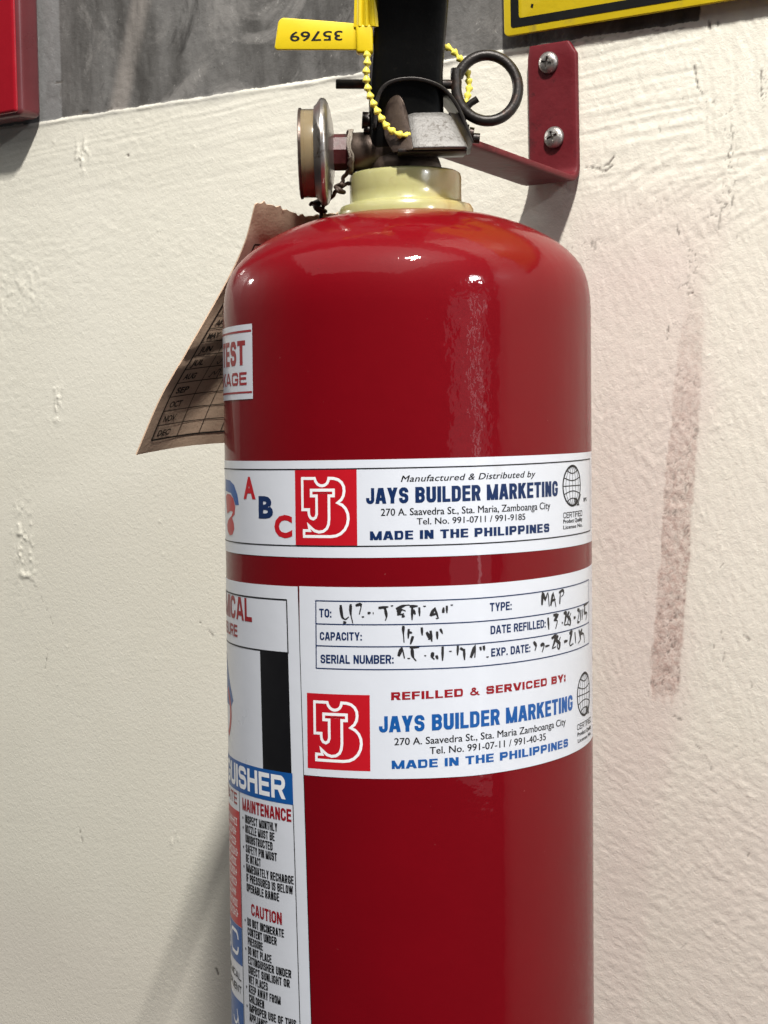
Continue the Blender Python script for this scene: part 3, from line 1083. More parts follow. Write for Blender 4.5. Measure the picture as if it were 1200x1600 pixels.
# a bold grotesque drawn from strokes, so that the weight stays even however narrow the setting
_relw = {'I': 0, ':': 0, '.': 0, ' ': 0.42, 'M': 1.32, 'W': 1.45, 'J': 0.86, 'L': 0.84, 'E': 0.88, 'F': 0.86, 'T': 0.98, 'A': 1.08, 'Y': 1.05, 'V': 1.05, 'X': 1.05, 'K': 1.05, '&': 1.12}


def glyph(ch, W, H, w):
    X = lambda t: w / 2 + t * (W - w)
    Y = lambda t: w / 2 + t * (H - w)
    hb = min(w, H * 0.2)                                        # bars are a little thinner than stems
    y0, y1, ym = hb / 2, H - hb / 2, H * 0.52
    e = w
    r = max(0.02, min((W - w) / 2, (H - hb) * 0.30))
    rb = max(0.02, min((W - w) / 2, (ym - y0) / 2, (y1 - ym) / 2))
    arc = lambda cx, cy, q, a0, a1: arc2(cx, cy, q, q, a0, a1, 7)
    st = lambda x: ([(x, -e), (x, H + e)], w)
    bar = lambda xa, xb, y: ([(xa, y), (xb, y)], hb)
    L, Rr = w / 2, W - w / 2
    bowl = lambda a, b, q: ([(L, b)] + arc(Rr - q, b - q, q, 90, 0) + arc(Rr - q, a + q, q, 0, -90) + [(L, a)], (w + hb) / 2)
    g = []
    if ch == 'A':
        g = [([(w * 0.42 - 0.2 * (W / 2 - 0.6 * w), -0.2 * H), (W / 2 - w * 0.18 + 0.2 * (W / 2 - 0.6 * w), H * 1.2)], w), ([(W - w * 0.42 + 0.2 * (W / 2 - 0.6 * w), -0.2 * H), (W / 2 + w * 0.18 - 0.2 * (W / 2 - 0.6 * w), H * 1.2)], w), bar(W * 0.25, W * 0.75, H * 0.29)]
    elif ch == 'B':
        g = [st(L), bowl(ym, y1, rb), bowl(y0, ym, rb)]
    elif ch in 'CG':
        p = [(Rr, H * 0.66)] + arc(Rr - r, y1 - r, r, 0, 90) + arc(L + r, y1 - r, r, 90, 180) + arc(L + r, y0 + r, r, 180, 270) + arc(Rr - r, y0 + r, r, 270, 360)
        if ch == 'C':
            g = [(p + [(Rr, H * 0.37)], (w + hb) / 2)]
        else:
            g = [(p + [(Rr, H * 0.50)], (w + hb) / 2), bar(W * 0.52, W, H * 0.45)]
    elif ch == 'D':
        g = [st(L), bowl(y0, y1, r)]
    elif ch == 'E':
        g = [st(L), bar(L, W, y0), bar(L, W * 0.94, ym), bar(L, W, y1)]
    elif ch == 'F':
        g = [st(L), bar(L, W * 0.94, ym * 0.96), bar(L, W, y1)]
    elif ch == 'H':
        g = [st(L), st(Rr), bar(L, Rr, ym)]
    elif ch == 'I':
        g = [st(W / 2)]
    elif ch == 'J':
        g = [([(Rr, H + e)] + arc(Rr - r, y0 + r, r, 0, -90) + arc(L + r, y0 + r, r, 270, 180) + [(L, H * 0.38)], w)]
    elif ch == 'K':
        g = [st(L), ([(L, H * 0.33), (W - 0.55 * w, H), (W - 0.55 * w + 0.2 * (W - w), H * 1.134)], w), ([(W * 0.42, H * 0.62), (W - 0.5 * w, 0), (W - 0.5 * w + 0.1 * W, -H * 0.12)], w)]
    elif ch == 'L':
        g = [st(L), bar(L, W, y0)]
    elif ch == 'M':
        k = 0.82 * w
        g = [st(L), st(Rr), ([(L - 0.05 * W, H * 1.12), (W / 2 + 0.03 * W, -H * 0.12)], k), ([(Rr + 0.05 * W, H * 1.12), (W / 2 - 0.03 * W, -H * 0.12)], k)]
    elif ch == 'N':
        g = [st(L), st(Rr), ([(L - 0.12 * (W - w), H * 1.12), (Rr + 0.12 * (W - w), -H * 0.12)], w)]
    elif ch in 'OQ':
        g = [(arc(Rr - r, y1 - r, r, 0, 90) + arc(L + r, y1 - r, r, 90, 180) + arc(L + r, y0 + r, r, 180, 270) + arc(Rr - r, y0 + r, r, 270, 360) + [(Rr, y1 - r)], (w + hb) / 2)]
    elif ch == 'P':
        g = [st(L), bowl(H * 0.44, y1, rb)]
    elif ch == 'R':
        g = [st(L), bowl(H * 0.47, y1, rb), ([(W * 0.56, H * 0.48), (Rr, 0), (Rr + 0.1 * (W * 0.44), -0.12 * H)], w)]
    elif ch == 'S':
        p = [(Rr, H * 0.68)] + arc(Rr - rb, y1 - rb, rb, 0, 90) + arc(L + rb, y1 - rb, rb, 90, 180) + arc(L + rb, ym + rb, rb, 180, 270) + arc(Rr - rb, ym - rb, rb, 90, 0) + arc(Rr - rb, y0 + rb, rb, 0, -90) + arc(L + rb, y0 + rb, rb, 270, 180) + [(L, H * 0.34)]
        g = [(p, (w + hb) / 2)]
    elif ch == 'T':
        g = [st(W / 2), bar(0, W, y1)]
    elif ch == 'U':
        g = [([(Rr, H + e)] + arc(Rr - r, y0 + r, r, 0, -90) + arc(L + r, y0 + r, r, 270, 180) + [(L, H + e)], w)]
    elif ch == 'V':
        d = W / 2 - 0.6 * w
        g = [([(w * 0.42 - 0.2 * d, H * 1.2), (W / 2 - w * 0.18 + 0.2 * d, -0.2 * H)], w), ([(W - w * 0.42 + 0.2 * d, H * 1.2), (W / 2 + w * 0.18 - 0.2 * d, -0.2 * H)], w)]
    elif ch == 'W':
        k = 0.85 * w
        for a, b in ((0.09, 0.27), (0.5, 0.3), (0.5, 0.7), (0.91, 0.73)):
            g.append(([(W * (a + (a - b) * 0.2), H * 1.2), (W * (b + (b - a) * 0.2), -0.2 * H)], k))
    elif ch == 'X':
        d = W - 1.2 * w
        g = [([(0.6 * w - 0.15 * d, -0.15 * H), (W - 0.6 * w + 0.15 * d, 1.15 * H)], w), ([(0.6 * w - 0.15 * d, 1.15 * H), (W - 0.6 * w + 0.15 * d, -0.15 * H)], w)]
    elif ch == 'Y':
        g = [([(W / 2, -e), (W / 2, H * 0.5)], w), ([(0.5 * w - 0.1 * W, H * 1.14), (0.5 * w, H), (W / 2, H * 0.36)], w), ([(W - 0.5 * w + 0.1 * W, H * 1.14), (W - 0.5 * w, H), (W / 2, H * 0.36)], w)]
    elif ch == 'Z':
        g = [bar(0, W, y0), bar(0, W, y1), ([(0.45 * w, y0), (W - 0.45 * w, y1)], w * 0.95)]
    elif ch == '&':
        p = smooth_path([(W * 1.02, -0.10 * H), (W * 0.62, 0.34 * H), (W * 0.26, 0.74 * H), (W * 0.34, 0.90 * H), (W * 0.52, 0.88 * H), (W * 0.56, 0.74 * H), (W * 0.36, 0.56 * H), (W * 0.14, 0.38 * H), (W * 0.12, 0.20 * H), (W * 0.34, 0.10 * H), (W * 0.62, 0.16 * H), (W * 0.84, 0.48 * H)], 3)
        g = [(p, hb)]
    elif ch == ':':
        g = [([(W / 2, 0), (W / 2, w)], w), ([(W / 2, H * 0.5), (W / 2, H * 0.5 + w)], w)]
    elif ch == '.':
        g = [([(W / 2, 0), (W / 2, w)], w)]
    return g


def bold_text(body, d0, d1, b0, b1, cap, wt=0.20, gap=0.13):
    """one line of bold capitals, flat, as (verts, faces) in label millimetres"""
    x0, x1 = A(d0), A(d1)
    w = wt * cap
    rel = [_relw.get(c, 1.0) for c in body]
    nfix = sum(1 for c in body if c in 'I:.')
    gl = gap * (len(body) - 1)
    u = ((x1 - x0) - nfix * w) / (sum(rel) + gl)
    V, F = [], []
    x = x0
    k = 0
    for c, rw in zip(body, rel):
        W = w if c in 'I:.' else rw * u
        ww = min(w, W * 0.40) if c not in 'I:. ' else w
        if c != ' ':
            for pts, t in glyph(c, W, cap, ww):
                v, f = ribbon(pts, t)
                o = len(V)
                V += [(x + a, b, 0.0016 * (k % 4)) for a, b in v]
                F += [tuple(i + o for i in q) for q in f]
                k += 1
        x += W + gap * u
    bm = bmesh.new()
    vs = [bm.verts.new(p) for p in V]
    for q in F:
        bm.faces.new([vs[i] for i in q])
    for co, no in (((0, 0, 0), (0, -1, 0)), ((0, cap, 0), (0, 1, 0))):
        bmesh.ops.bisect_plane(bm, geom=bm.verts[:] + bm.edges[:] + bm.faces[:], plane_co=co, plane_no=no, dist=1e-6, clear_outer=True)
    bm.verts.index_update()
    V = [(v.co.x, v.co.y + b0 + (b1 - b0) * (v.co.x - x0) / (x1 - x0), v.co.z) for v in bm.verts]
    F = [tuple(v.index for v in f.verts) for f in bm.faces]
    bm.free()
    return V, F


def bold_rows(name, rows, m, parent, mapf):
    for r in rows:
        art(name, [bold_text(*r)], m, parent, mapf)


def text_rows(name, rows, m, parent, mapf):
    for r in rows:
        V, F = T([r])[0]
        art(name, [(V, F), ([(x + 0.11, y, 0.004) for x, y in V], F)], m, parent, mapf)      # slightly emboldened


# traced outline of the monogram in units of the red square (0..1, y down)
JB = [(533, 190), (575, 190), (616, 190), (621, 208), (634, 226), (650, 235), (664, 237), (680, 233), (694, 222), (702, 206), (705, 190), (735, 191), (762, 199), (783, 217), (795, 242), (798, 270), (793, 300), (780, 325), (758, 344), (785, 358), (806, 382), (818, 412), (821, 445), (815, 480), (800, 512), (776, 537), (748, 551), (715, 556), (630, 556), (542, 556), (542, 519), (582, 519), (569, 478), (588, 500), (612, 520), (640, 528), (668, 523), (690, 506), (701, 480), (705, 445), (705, 300), (734, 300), (734, 264), (592, 264), (592, 300), (627, 300), (627, 415), (620, 436), (604, 446), (588, 440), (578, 424), (575, 405), (575, 387), (533, 387)]
JBN = [((x - 482) / 390, (y - 137) / 475) for x, y in JB]


def monogram(name, parent, d0, d1, top, bot):
    a = art(name, [quad2(A(d0), A(d1), bot, top)], MT['ink_red'], parent, wrapper(OF))
    w, h = A(d1) - A(d0), top - bot
    pts = [(A(d0) + u * w, top - v * h) for u, v in JBN]
    art('monogram_line', [ribbon(pts, 1.15, True), ribbon([(A(d0) + 0.36 * w, top - 0.315 * h), (A(d0) + 0.56 * w, top - 0.315 * h)], 0.01)], MT['ink_white'], a, wrapper(OT))
    art('monogram_line', [ribbon([(A(d0) + 0.335 * w, top - 0.303 * h), (A(d0) + 0.575 * w, top - 0.303 * h)], 0.35)], MT['ink_crimson'], a, wrapper(OM))
    return a


def globe(parent, deg, h, r, rz):
    s = A(deg)
    P = [ribbon(arc2(s, h, r, rz, 0, 360, 40)[:-1], 0.85, True)]
    for f in (0.36, 0.72):
        P.append(ribbon(arc2(s, h, r * f, rz * 0.97, 0, 360, 32)[:-1], 0.28, True))
    P.append(ribbon([(s, h - rz), (s, h + rz)], 0.28))
    P.append(ribbon([(s - r, h), (s + r, h)], 0.4))
    for k, c in ((0.42, 1), (0.78, 1), (0.42, -1), (0.78, -1)):
        hw = r * math.sqrt(1 - k * k)
        P.append(ribbon([(s - hw + 2 * hw * t, h + c * rz * (k - 0.16 * math.sin(math.pi * t))) for t in np.linspace(0, 1, 13)], 0.42))
    for t in (-0.2, 0.0, 0.2):
        P.append(ribbon([(s + (0.30 + t * 0.6) * r, h - rz * 0.62), (s + (0.62 + t) * r, h - rz * 1.02)], 0.7))
    P.append(ribbon([(s + 0.62 * r, h - rz * 1.02), (s + 1.05 * r, h - rz * 0.45)], 0.6))
    return P


# --- band label
lob = lambda d: -49.7 + 0.9 * up(d)
hib = lambda d: -10.8 + 0.5 * up(d)
band = sticker('band_label', -118, 80, lob, hib, FX)
art('rule_line', [hline(-117, 75, lambda d: -14.3 + 0.9 * up(d), 0.5), hline(-117, 75, lambda d: -45.1 + 1.1 * up(d), 0.5), ribbon([(A(75), -45.1 + 1.2), (A(75), -14.3 + 1.0)], 0.4)], MT['ink_black'], band, wrapper(OT))
monogram('logo_square', band, -35.4, -15.5, -14.6, -44.8)
bold_rows('lettering', [('JAYS BUILDER MARKETING', -12.79, 49.17, -28.35, -27.71, 6.26, 0.245), ('MADE IN THE PHILIPPINES', -11.78, 45.1, -42.7, -42.12, 3.5, 0.37, 0.15)], MT['ink_navy'], band, wrapper(OT))
text_rows('lettering', [('Manufactured & Distributed by', -2.85, 39.22, -19.83, -19.4, 2.5, 0.0, 0.25, 1.05),
                    ('270 A. Saavedra St., Sta. Maria, Zamboanga City', -8.58, 45.44, -33.1, -32.7, 2.8, 0.0),
                    ('Tel. No. 991-0711 / 991-9185', 1.57, 35.17, -36.8, -36.5, 2.5, 0.0),
                    ('Product Quality', 51.9, 64.9, -39.2, -39.0, 1.6, 0.010), ('License No.', 51.9, 64.9, -41.6, -41.4, 1.5, 0.010)], MT['ink_black'], band, wrapper(OT))
bold_rows('lettering', [('CERTIFIED', 51.96, 64.9, -37.1, -36.9, 2.4, 0.15)], MT['ink_black'], band, wrapper(OT))
art('globe_emblem', globe(band, 57.6, -23.9, 8.0, 8.3) + T([('BPS', 66.2, 69.6, -31.0, -31.0, 1.6, 0.02)]), MT['ink_black'], band, wrapper(OT))
for s_, d0, d1, b, m_ in (('A', -59.5, -52.4, -26.6, 'ink_red'), ('B', -50.9, -44.2, -34.4, 'ink_navy'), ('C', -43.7, -36.6, -42.0, 'ink_red')):
    art('letter', T([(s_, d0, d1, b, b, 9.2, 0.045)]), MT[m_], band, wrapper(OT))
EMB = [(-109.9, -18.8), (-99.3, -19.2), (-93.4, -21.0), (-89.6, -24.9), (-87.9, -29.3), (-92.2, -29.4), (-94.2, -26.9), (-98.2, -24.5), (-110.5, -23.7)]
EMR = [(-109.5, -26.1), (-105.6, -24.9), (-99.0, -25.1), (-94.7, -26.7), (-92.3, -30.0), (-93.2, -33.4), (-96.9, -34.9), (-94.5, -37.1), (-93.9, -39.5), (-96.5, -42.0), (-101.1, -42.6), (-105.2, -41.0), (-106.7, -38.3), (-104.1, -36.2), (-97.9, -34.2), (-95.4, -32.4), (-98.8, -32.0), (-106.3, -33.5)]
art('emblem', [poly2(EMB)], MT['ink_blue'], band, wrapper(OF))
art('emblem', [poly2(EMR)], MT['ink_red'], band, wrapper(OT))

# --- refill label (right) and instruction label (left)
lor = lambda d: -137.9 + 3.6 * up(d)
hir = lambda d: -61.4 + 2.2 * up(d)
refill = sticker('refill_label', -34.3, 80, lor, hir, FX)
art('table_line', [hline(-28.7, 72, lambda d, b=b, k=k: b + k * up(d), 0.45) for b, k in ((-67.0, 2.3), (-76.3, 2.2), (-85.1, 2.2), (-94.2, 2.4))] +
    [ribbon([(A(-28.7), -94.3), (A(-28.6), -67.0)], 0.5), ribbon([(A(72), -91.7), (A(72), -64.6)], 0.4)], MT['ink_navy'], refill, wrapper(OT))
bold_rows('lettering', [('TO:', -27.52, -23.59, -73.6, -73.6, 3.47, 0.19), ('CAPACITY:', -27.39, -14.41, -82.8, -82.6, 3.3, 0.19), ('SERIAL NUMBER:', -27.26, -5.31, -92.1, -91.8, 3.5, 0.19),
                        ('TYPE:', 22.93, 30.15, -72.5, -72.4, 3.4, 0.19), ('DATE REFILLED:', 23.09, 43.16, -81.66, -81.0, 3.35, 0.19), ('EXP. DATE:', 23.24, 36.83, -90.67, -90.2, 3.3, 0.19)], MT['ink_navy'], refill, wrapper(OT))
bold_rows('lettering', [('REFILLED & SERVICED BY:', -6.13, 52.77, -106.4, -104.6, 3.15, 0.37, 0.15)], MT['ink_crimson'], refill, wrapper(OT))
bold_rows('lettering', [('JAYS BUILDER MARKETING', -9.7, 56.95, -119.3, -117.3, 6.45, 0.245), ('MADE IN THE PHILIPPINES', -6.13, 54.07, -133.9, -132.0, 3.35, 0.37, 0.15)], MT['ink_blue'], refill, wrapper(OT))
text_rows('lettering', [('270 A. Saavedra St., Sta. Maria Zamboanga City', -5.34, 52.66, -124.4, -122.6, 2.8, 0.0), ('Tel. No. 991-07-11 / 991-40-35', 4.68, 42.91, -128.2, -127.1, 2.75, 0.0),
                    ('Product Quality', 60.2, 74.5, -129.3, -128.8, 1.7, 0.010), ('License No.', 60.4, 74.5, -132.0, -131.4, 1.5, 0.010)], MT['ink_black'], refill, wrapper(OT))
bold_rows('lettering', [('CERTIFIED', 60.0, 74.5, -126.6, -126.0, 2.4, 0.15)], MT['ink_black'], refill, wrapper(OT))
art('globe_emblem', globe(refill, 66.4, -112.4, 8.6, 9.0), MT['ink_black'], refill, wrapper(OT))
monogram('logo_square', refill, -32.0, -12.3, -104.4, -134.9)
HAND = [[(-28.9,-68.5),(-28.7,-70.7),(-28.2,-73.3),(-26.9,-74.2),(-25.5,-73.2)],[(-24.6,-68.1),(-24.7,-71.6),(-23.8,-75.8)],[(-27.9,-75.4),(-26.5,-75.5)],[(-22.6,-68.7),(-20.3,-68.3),(-21.1,-72.2)],[(-19.6,-72.9),(-19.6,-73.5)],[(-17.7,-71.7),(-16.4,-71.5)],[(-15.6,-71.7),(-15.2,-71.7)],[(-13.3,-69.6),(-9.3,-69.2)],[(-10.7,-69.6),(-10.1,-72.9),(-10.6,-74.7)],[(-7.9,-68.6),(-7.9,-69.1)],[(-6.3,-70.1),(-3.1,-68.8),(-0.9,-68.6)],[(-6.0,-71.2),(-4.1,-70.4),(-2.5,-71.0)],[(-4.4,-70.4),(-5.3,-72.3),(-3.1,-72.0)],[(-4.1,-73.0),(-2.8,-73.0)],[(-3.4,-76.8),(-3.5,-79.0),(-3.2,-83.5)],[(-1.3,-78.1),(-1.6,-81.9)],[(-5.5,-88.9),(-4.1,-86.0),(-3.1,-89.8)],[(-1.4,-89.6),(-1.4,-90.1)],[(-0.9,-69.1),(2.3,-69.1)],[(0.1,-69.5),(0.0,-74.6)],[(0.4,-70.5),(1.3,-72.4)],[(2.9,-69.6),(3.0,-73.1)],[(5.0,-69.0),(5.0,-69.5)],[(7.3,-73.2),(8.6,-70.7),(9.3,-69.8)],[(9.0,-70.1),(10.5,-74.3)],[(7.4,-72.9),(10.2,-72.2)],[(9.9,-74.0),(9.9,-74.5)],[(12.4,-72.1),(12.6,-69.9)],[(13.9,-69.3),(13.9,-72.3)],[(15.9,-68.9),(15.9,-69.4)],[(58.1,-71.7),(58.6,-67.1),(60.1,-69.5),(61.7,-67.0),(62.5,-72.6)],[(63.5,-72.4),(65.1,-67.6),(66.9,-73.1)],[(64.1,-70.4),(66.7,-70.0)],[(69.5,-72.2),(70.1,-67.3)],[(69.0,-67.5),(71.9,-66.7),(72.5,-68.2),(70.7,-69.3)],[(-1.0,-79.4),(-0.0,-79.7)],[(0.3,-81.0),(-0.7,-84.2)],[(3.8,-77.6),(4.0,-80.8)],[(5.7,-79.5),(7.0,-82.1),(6.3,-82.4)],[(7.3,-79.0),(7.8,-83.4)],[(9.9,-79.4),(10.0,-82.5)],[(11.2,-78.4),(12.1,-80.4)],[(61.7,-77.1),(62.2,-82.1)],[(65.1,-76.4),(67.8,-76.7),(66.1,-78.5),(67.8,-79.0),(66.6,-82.2)],[(71.0,-80.1),(71.8,-80.2)],[(72.4,-76.4),(74.3,-76.3),(73.6,-79.5),(73.0,-81.1),(75.6,-81.1)],[(76.9,-75.9),(75.6,-77.7),(77.6,-79.2),(77.6,-81.6),(75.6,-80.4),(78.3,-76.7)],[(80.8,-79.0),(82.8,-78.9)],[(84.4,-75.9),(86.7,-76.8),(84.4,-81.3)],[(84.4,-81.3),(87.0,-81.2)],[(88.5,-76.3),(87.9,-80.9)],[(90.9,-76.2),(89.8,-80.8)],[(92.0,-74.9),(98.9,-74.2)],[(93.6,-75.4),(93.1,-78.1),(96.8,-78.4),(94.9,-81.3)],[(-1.0,-85.4),(2.8,-85.5)],[(-0.1,-85.8),(0.2,-89.0),(1.5,-90.9)],[(5.1,-88.7),(5.1,-89.2)],[(8.2,-87.6),(7.9,-89.5),(8.8,-90.5)],[(9.5,-88.9),(10.1,-90.5)],[(12.1,-85.5),(12.0,-91.2)],[(15.2,-87.3),(15.2,-87.8)],[(18.3,-85.4),(18.1,-89.3)],[(19.2,-86.4),(20.9,-87.5)],[(20.8,-86.8),(21.0,-91.3)],[(23.6,-90.5),(25.5,-86.1),(25.3,-90.6)],[(27.7,-86.3),(28.0,-87.9)],[(29.2,-86.0),(29.4,-88.0)],[(30.8,-90.4),(30.8,-90.9)],[(53.2,-86.2),(54.6,-88.0),(53.9,-89.9)],[(57.1,-88.2),(58.5,-87.7),(59.2,-88.4),(58.0,-90.9)],[(59.9,-88.8),(62.6,-88.5)],[(63.9,-85.9),(66.6,-85.1),(65.5,-88.0),(64.4,-89.9),(66.8,-89.5)],[(68.3,-85.0),(67.1,-86.9),(69.4,-88.4),(68.8,-90.7),(67.7,-89.2),(70.0,-85.8)],[(72.6,-88.1),(75.5,-87.9)],[(76.9,-85.2),(78.9,-84.7),(77.5,-88.2),(77.5,-90.2),(80.4,-89.6)],[(81.9,-85.0),(82.7,-89.8)],[(86.0,-84.5),(87.8,-88.4),(85.1,-90.1)],[(89.8,-84.5),(87.8,-86.3),(91.8,-86.8),(92.9,-90.6)]]
art('handwriting', [ribbon(smooth_path(p, 3) if len(p) > 2 else [p[0], ((p[0][0] + p[1][0]) / 2, (p[0][1] + p[1][1]) / 2), p[1]], 1.0 + 0.4 * random.random(), False, True) for p in HAND], MT['marker'], refill, wrapper(OM))['kind'] = 'stuff'


def rot(d, h):
    """the instruction label sits slightly skewed on the cylinder"""
    return d + (-61.5 - h) * 0.0168


def wrap_skew(off):
    f = wrapper(off)
    return lambda s, h, dz=0.0: f(s + A((-61.5 - h) * 0.0168), h, dz)


inst_grid = []
w0 = wrap_skew(0.08)
for i in range(61):
    d = -125 + (90.3) * i / 60
    inst_grid.append([tuple(w0(A(d), -322 + (260.4) * k / 20)) for k in range(21)])
inst = build('instruction_label', sheet(inst_grid, 0.00006), MT['sticker'], FX, 45)
WS = wrap_skew(OT)
WF = wrap_skew(OF)
FR = -39.2                                                  # right frame line, degrees
art('edge_line', [ribbon([(A(-34.75), -322), (A(-34.75), -61.6)], 0.35)], MT['ink_black'], inst, wrap_skew(0.17))
art('frame_line', [ribbon([(A(-120), -67.2), (A(FR), -67.2)], 0.6), ribbon([(A(-120), -88.8), (A(FR), -88.8)], 0.6), ribbon([(A(FR), -67), (A(FR), -89)], 0.6),
                   ribbon([(A(-39.0), -150.6), (A(-38.7), -318)], 0.45), ribbon([(A(-67.3), -150.6), (A(-67.0), -318)], 0.5)], MT['ink_black'], inst, WS)
art('black_panel', [quad2(A(-51.6), A(FR), -138, -88.6)], MT['ink_black'], inst, WF)
art('title_bar', [quad2(A(-120), A(-38.9), -150.8, -137.9)], MT['ink_blue'], inst, wrap_skew(OF + 0.01))
bold_rows('lettering', [('EXTINGUISHER', -112, -41.9, -149.0, -149.0, 9.6, 0.215)], MT['ink_white'], inst, wrap_skew(OT + 0.01))
bold_rows('lettering', [('CHEMICAL', -100, -55.5, -77.6, -77.6, 9.7, 0.20), ('PRESSURE', -98, -65.9, -85.2, -85.2, 5.2, 0.20)], MT['ink_crimson'], inst, WS)
art('emblem', [poly2([(A(-84), -93), (A(-71.5), -113), (A(-74.5), -116), (A(-92), -116), (A(-95), -104)])], MT['ink_blue'], inst, WF)
art('emblem', [poly2(arc2(A(-96), -119, 30.5, 17, 40, -40, 16) + arc2(A(-96), -119, 27.5, 14, -40, 40, 16))], MT['ink_red'], inst, WS)
# instructions column
ROWS = []
k0 = (162.9, 167.3)
LN = [('INSPECT MONTHLY', -43.75, 1), ('NOZZLE MUST BE', -45.1, 1), ('UNOBSTRUCTED', -46.1, 0), ('SAFETY PIN MUST', -44.3, 1), ('BE INTACT', -52.1, 0), ('IMMEDIATELY RECHARGE', -37.6 - 2.0, 1), ('IF PRESSURED IS BELOW', -38.0 - 2.0, 0), ('OPERABLE RANGE', -43.8, 0)]
h = -162.9
bul = []
for body, d1, b in LN:
    d0 = -63.0
    ROWS.append((body, d0, d1 - 1.9 if d1 < -40 else d1, h, h, 3.45, 0.19))
    if b:
        bul.append(dot(A(-64.6), h + 1.7, 0.55))
    h -= 4.12
LN2 = [('DO NOT INCINERATE', -41.4, 1), ('CONTENT UNDER', -44.6, 0), ('PRESSURE', -51.3, 0), ('DO NOT PLACE', -47.2, 1), ('EXTINGUISHER UNDER', -38.9, 0), ('DIRECT SUNLIGHT OR', -39.6, 0), ('WET PLACES', -49.3, 0), ('KEEP AWAY FROM', -43.6, 1), ('CHILDREN', -51.4, 0), ('IMPROPER USE OF THIS', -37.5, 1), ('APPLIANCE', -50, 0)]
h = -206.3
for body, d1, b in LN2:
    ROWS.append((body, -63.0, d1 - 2.7, h, h, 3.4, 0.19))
    if b:
        bul.append(dot(A(-64.6), h + 1.7, 0.55))
    h -= 4.05
bold_rows('lettering', ROWS, MT['ink_black'], inst, WS)
for b in bul:
    art('bullet', [b], MT['ink_black'], inst, WS)
bold_rows('heading', [('MAINTENANCE', -64.8, -39.8, -157.9, -157.9, 5.2, 0.19), ('CAUTION', -60.2, -44.8, -201.2, -201.2, 5.0, 0.19)], MT['ink_crimson'], inst, WS)
# narrow left column, turning out of sight
art('lettering', [bold_text('OPERATE', -100, -69.5, -157.0, -157.0, 5.0, 0.18)], MT['ink_crimson'], inst, WS)
art('red_panel', [quad2(A(-120), A(-67.6), -209, -159.5)], MT['ink_red'], inst, WF)
pw = []
q = np.random.default_rng(3)
hh = -163.0
while hh > -207:
    x = A(-92)
    xe = A(-70 - 3.5 * q.random())
    while x < xe:
        wd = q.uniform(1.0, 1.9)
        for yy in ((0.2, 2.9) if q.random() < 0.6 else (1.5,)):
            pw.append(ribbon([(x, hh - yy), (x + wd, hh - yy)], 0.5))
        pw.append(ribbon([(x + (0.2 if q.random() < 0.7 else wd / 2), hh), (x + 0.2, hh - 3.1)], 0.6))
        x += wd + 0.6
    hh -= 4.4
o = art('small_print', pw, MT['ink_white'], inst, WS)
o['kind'] = 'stuff'
art('blue_panel', [quad2(A(-120), A(-67.6), -225.5, -209.2)], MT['ink_blue'], inst, WF)
art('lettering', [bold_text('ABC', -104, -70.8, -222.5, -222.5, 11.0, 0.14)], MT['ink_white'], inst, WS)
bold_rows('lettering', [('CHEMICAL', -92, -69, -232.5, -232.5, 3.2, 0.18), ('EQUIPMENT', -92, -69, -238, -238, 3.2, 0.18)], MT['ink_black'], inst, WS)
art('blue_panel', [quad2(A(-120), A(-67.6), -262, -241.5)], MT['ink_blue'], inst, WF)
art('pictogram', [ribbon(arc2(A(-76), -249, 4.0, 3.5, 200, 350, 10), 1.2), ribbon([(A(-74), -246), (A(-72), -252)], 1.0), ribbon([(A(-79), -255), (A(-72), -257)], 1.2)], MT['ink_white'], inst, WS)

# --- test sticker
test = sticker('test_label', -112, -53.3, lambda d: 14.8, lambda d: 45.6, FX, off=0.12)
art('rule_line', [hline(-111, -53.6, lambda d: 42.8, 0.9), hline(-111, -53.6, lambda d: 17.6, 0.8)], MT['ink_crimson'], test, wrapper(0.20))
bold_rows('lettering', [('TEST', -80.6, -57.3, 28.9, 28.9, 10.2, 0.27), ('LEAKAGE', -98.5, -56.6, 20.6, 20.6, 5.4, 0.26)], MT['ink_crimson'], test, wrapper(0.20))

# ------------------------------------------------------------------ twine holding the tag
tw = empty('twine', (0, 0, 0))
tw.matrix_world = FX.matrix_world.copy()
tw.location, tw.rotation_euler = FX.location, FX.rotation_euler
tag(tw, 'greyish twine knotted round the tube behind the pressure gauge', 'twine')
loop = []
for i in range(49):
    a = 2 * math.pi * i / 24
    loop.append((-23.0 + 1.3 * i / 48 + 0.5 * math.sin(i), -3.0 + 9.2 * math.cos(a), 121.4 + 9.2 * math.sin(a)))
build('loop', join(tube([tuple(S(*p)) for p in loop], 0.0006, 8), tube([tuple(S(p[0] + 1.0 + 0.4 * math.sin(2 * k), -3.0 + (p[1] + 3.0) * 1.01, 121.4 + (p[2] - 121.4) * 1.01)) for k, p in enumerate(loop[:25])], 0.0006, 8)), MT['wire'], tw, 60)
tail = smooth_path([(-22.5, -11.5, 118), (-22.6, -9.0, 113.5), (-25.0, -4, 111), (-27, -2, 107), (-30, 2, 104), (-33.5, 8, 101.0), (-36.0, 13, 98.8), (-36, 16, 95.5)], 8)
build('cord', tube([tuple(S(p[0] + 0.3 * math.sin(k), p[1], p[2])) for k, p in enumerate(tail)], 0.0009, 8), MT['rust_wire'], tw, 60)
kn = []
for (cx, cy, cz, s) in ((-27.2, -2.5, 106.0, 1.5), (-36.8, 12.5, 100.5, 2.2)):
    pts = [(cx + s * math.sin(2 * t) * (1 + 0.3 * math.cos(3 * t)), cy + s * 0.8 * math.cos(3 * t), cz + s * math.sin(t + 0.4) * 1.1) for t in np.linspace(0, 6.28, 40)]
    kn.append(tube([tuple(S(*p)) for p in pts], 0.0009, 8, True))
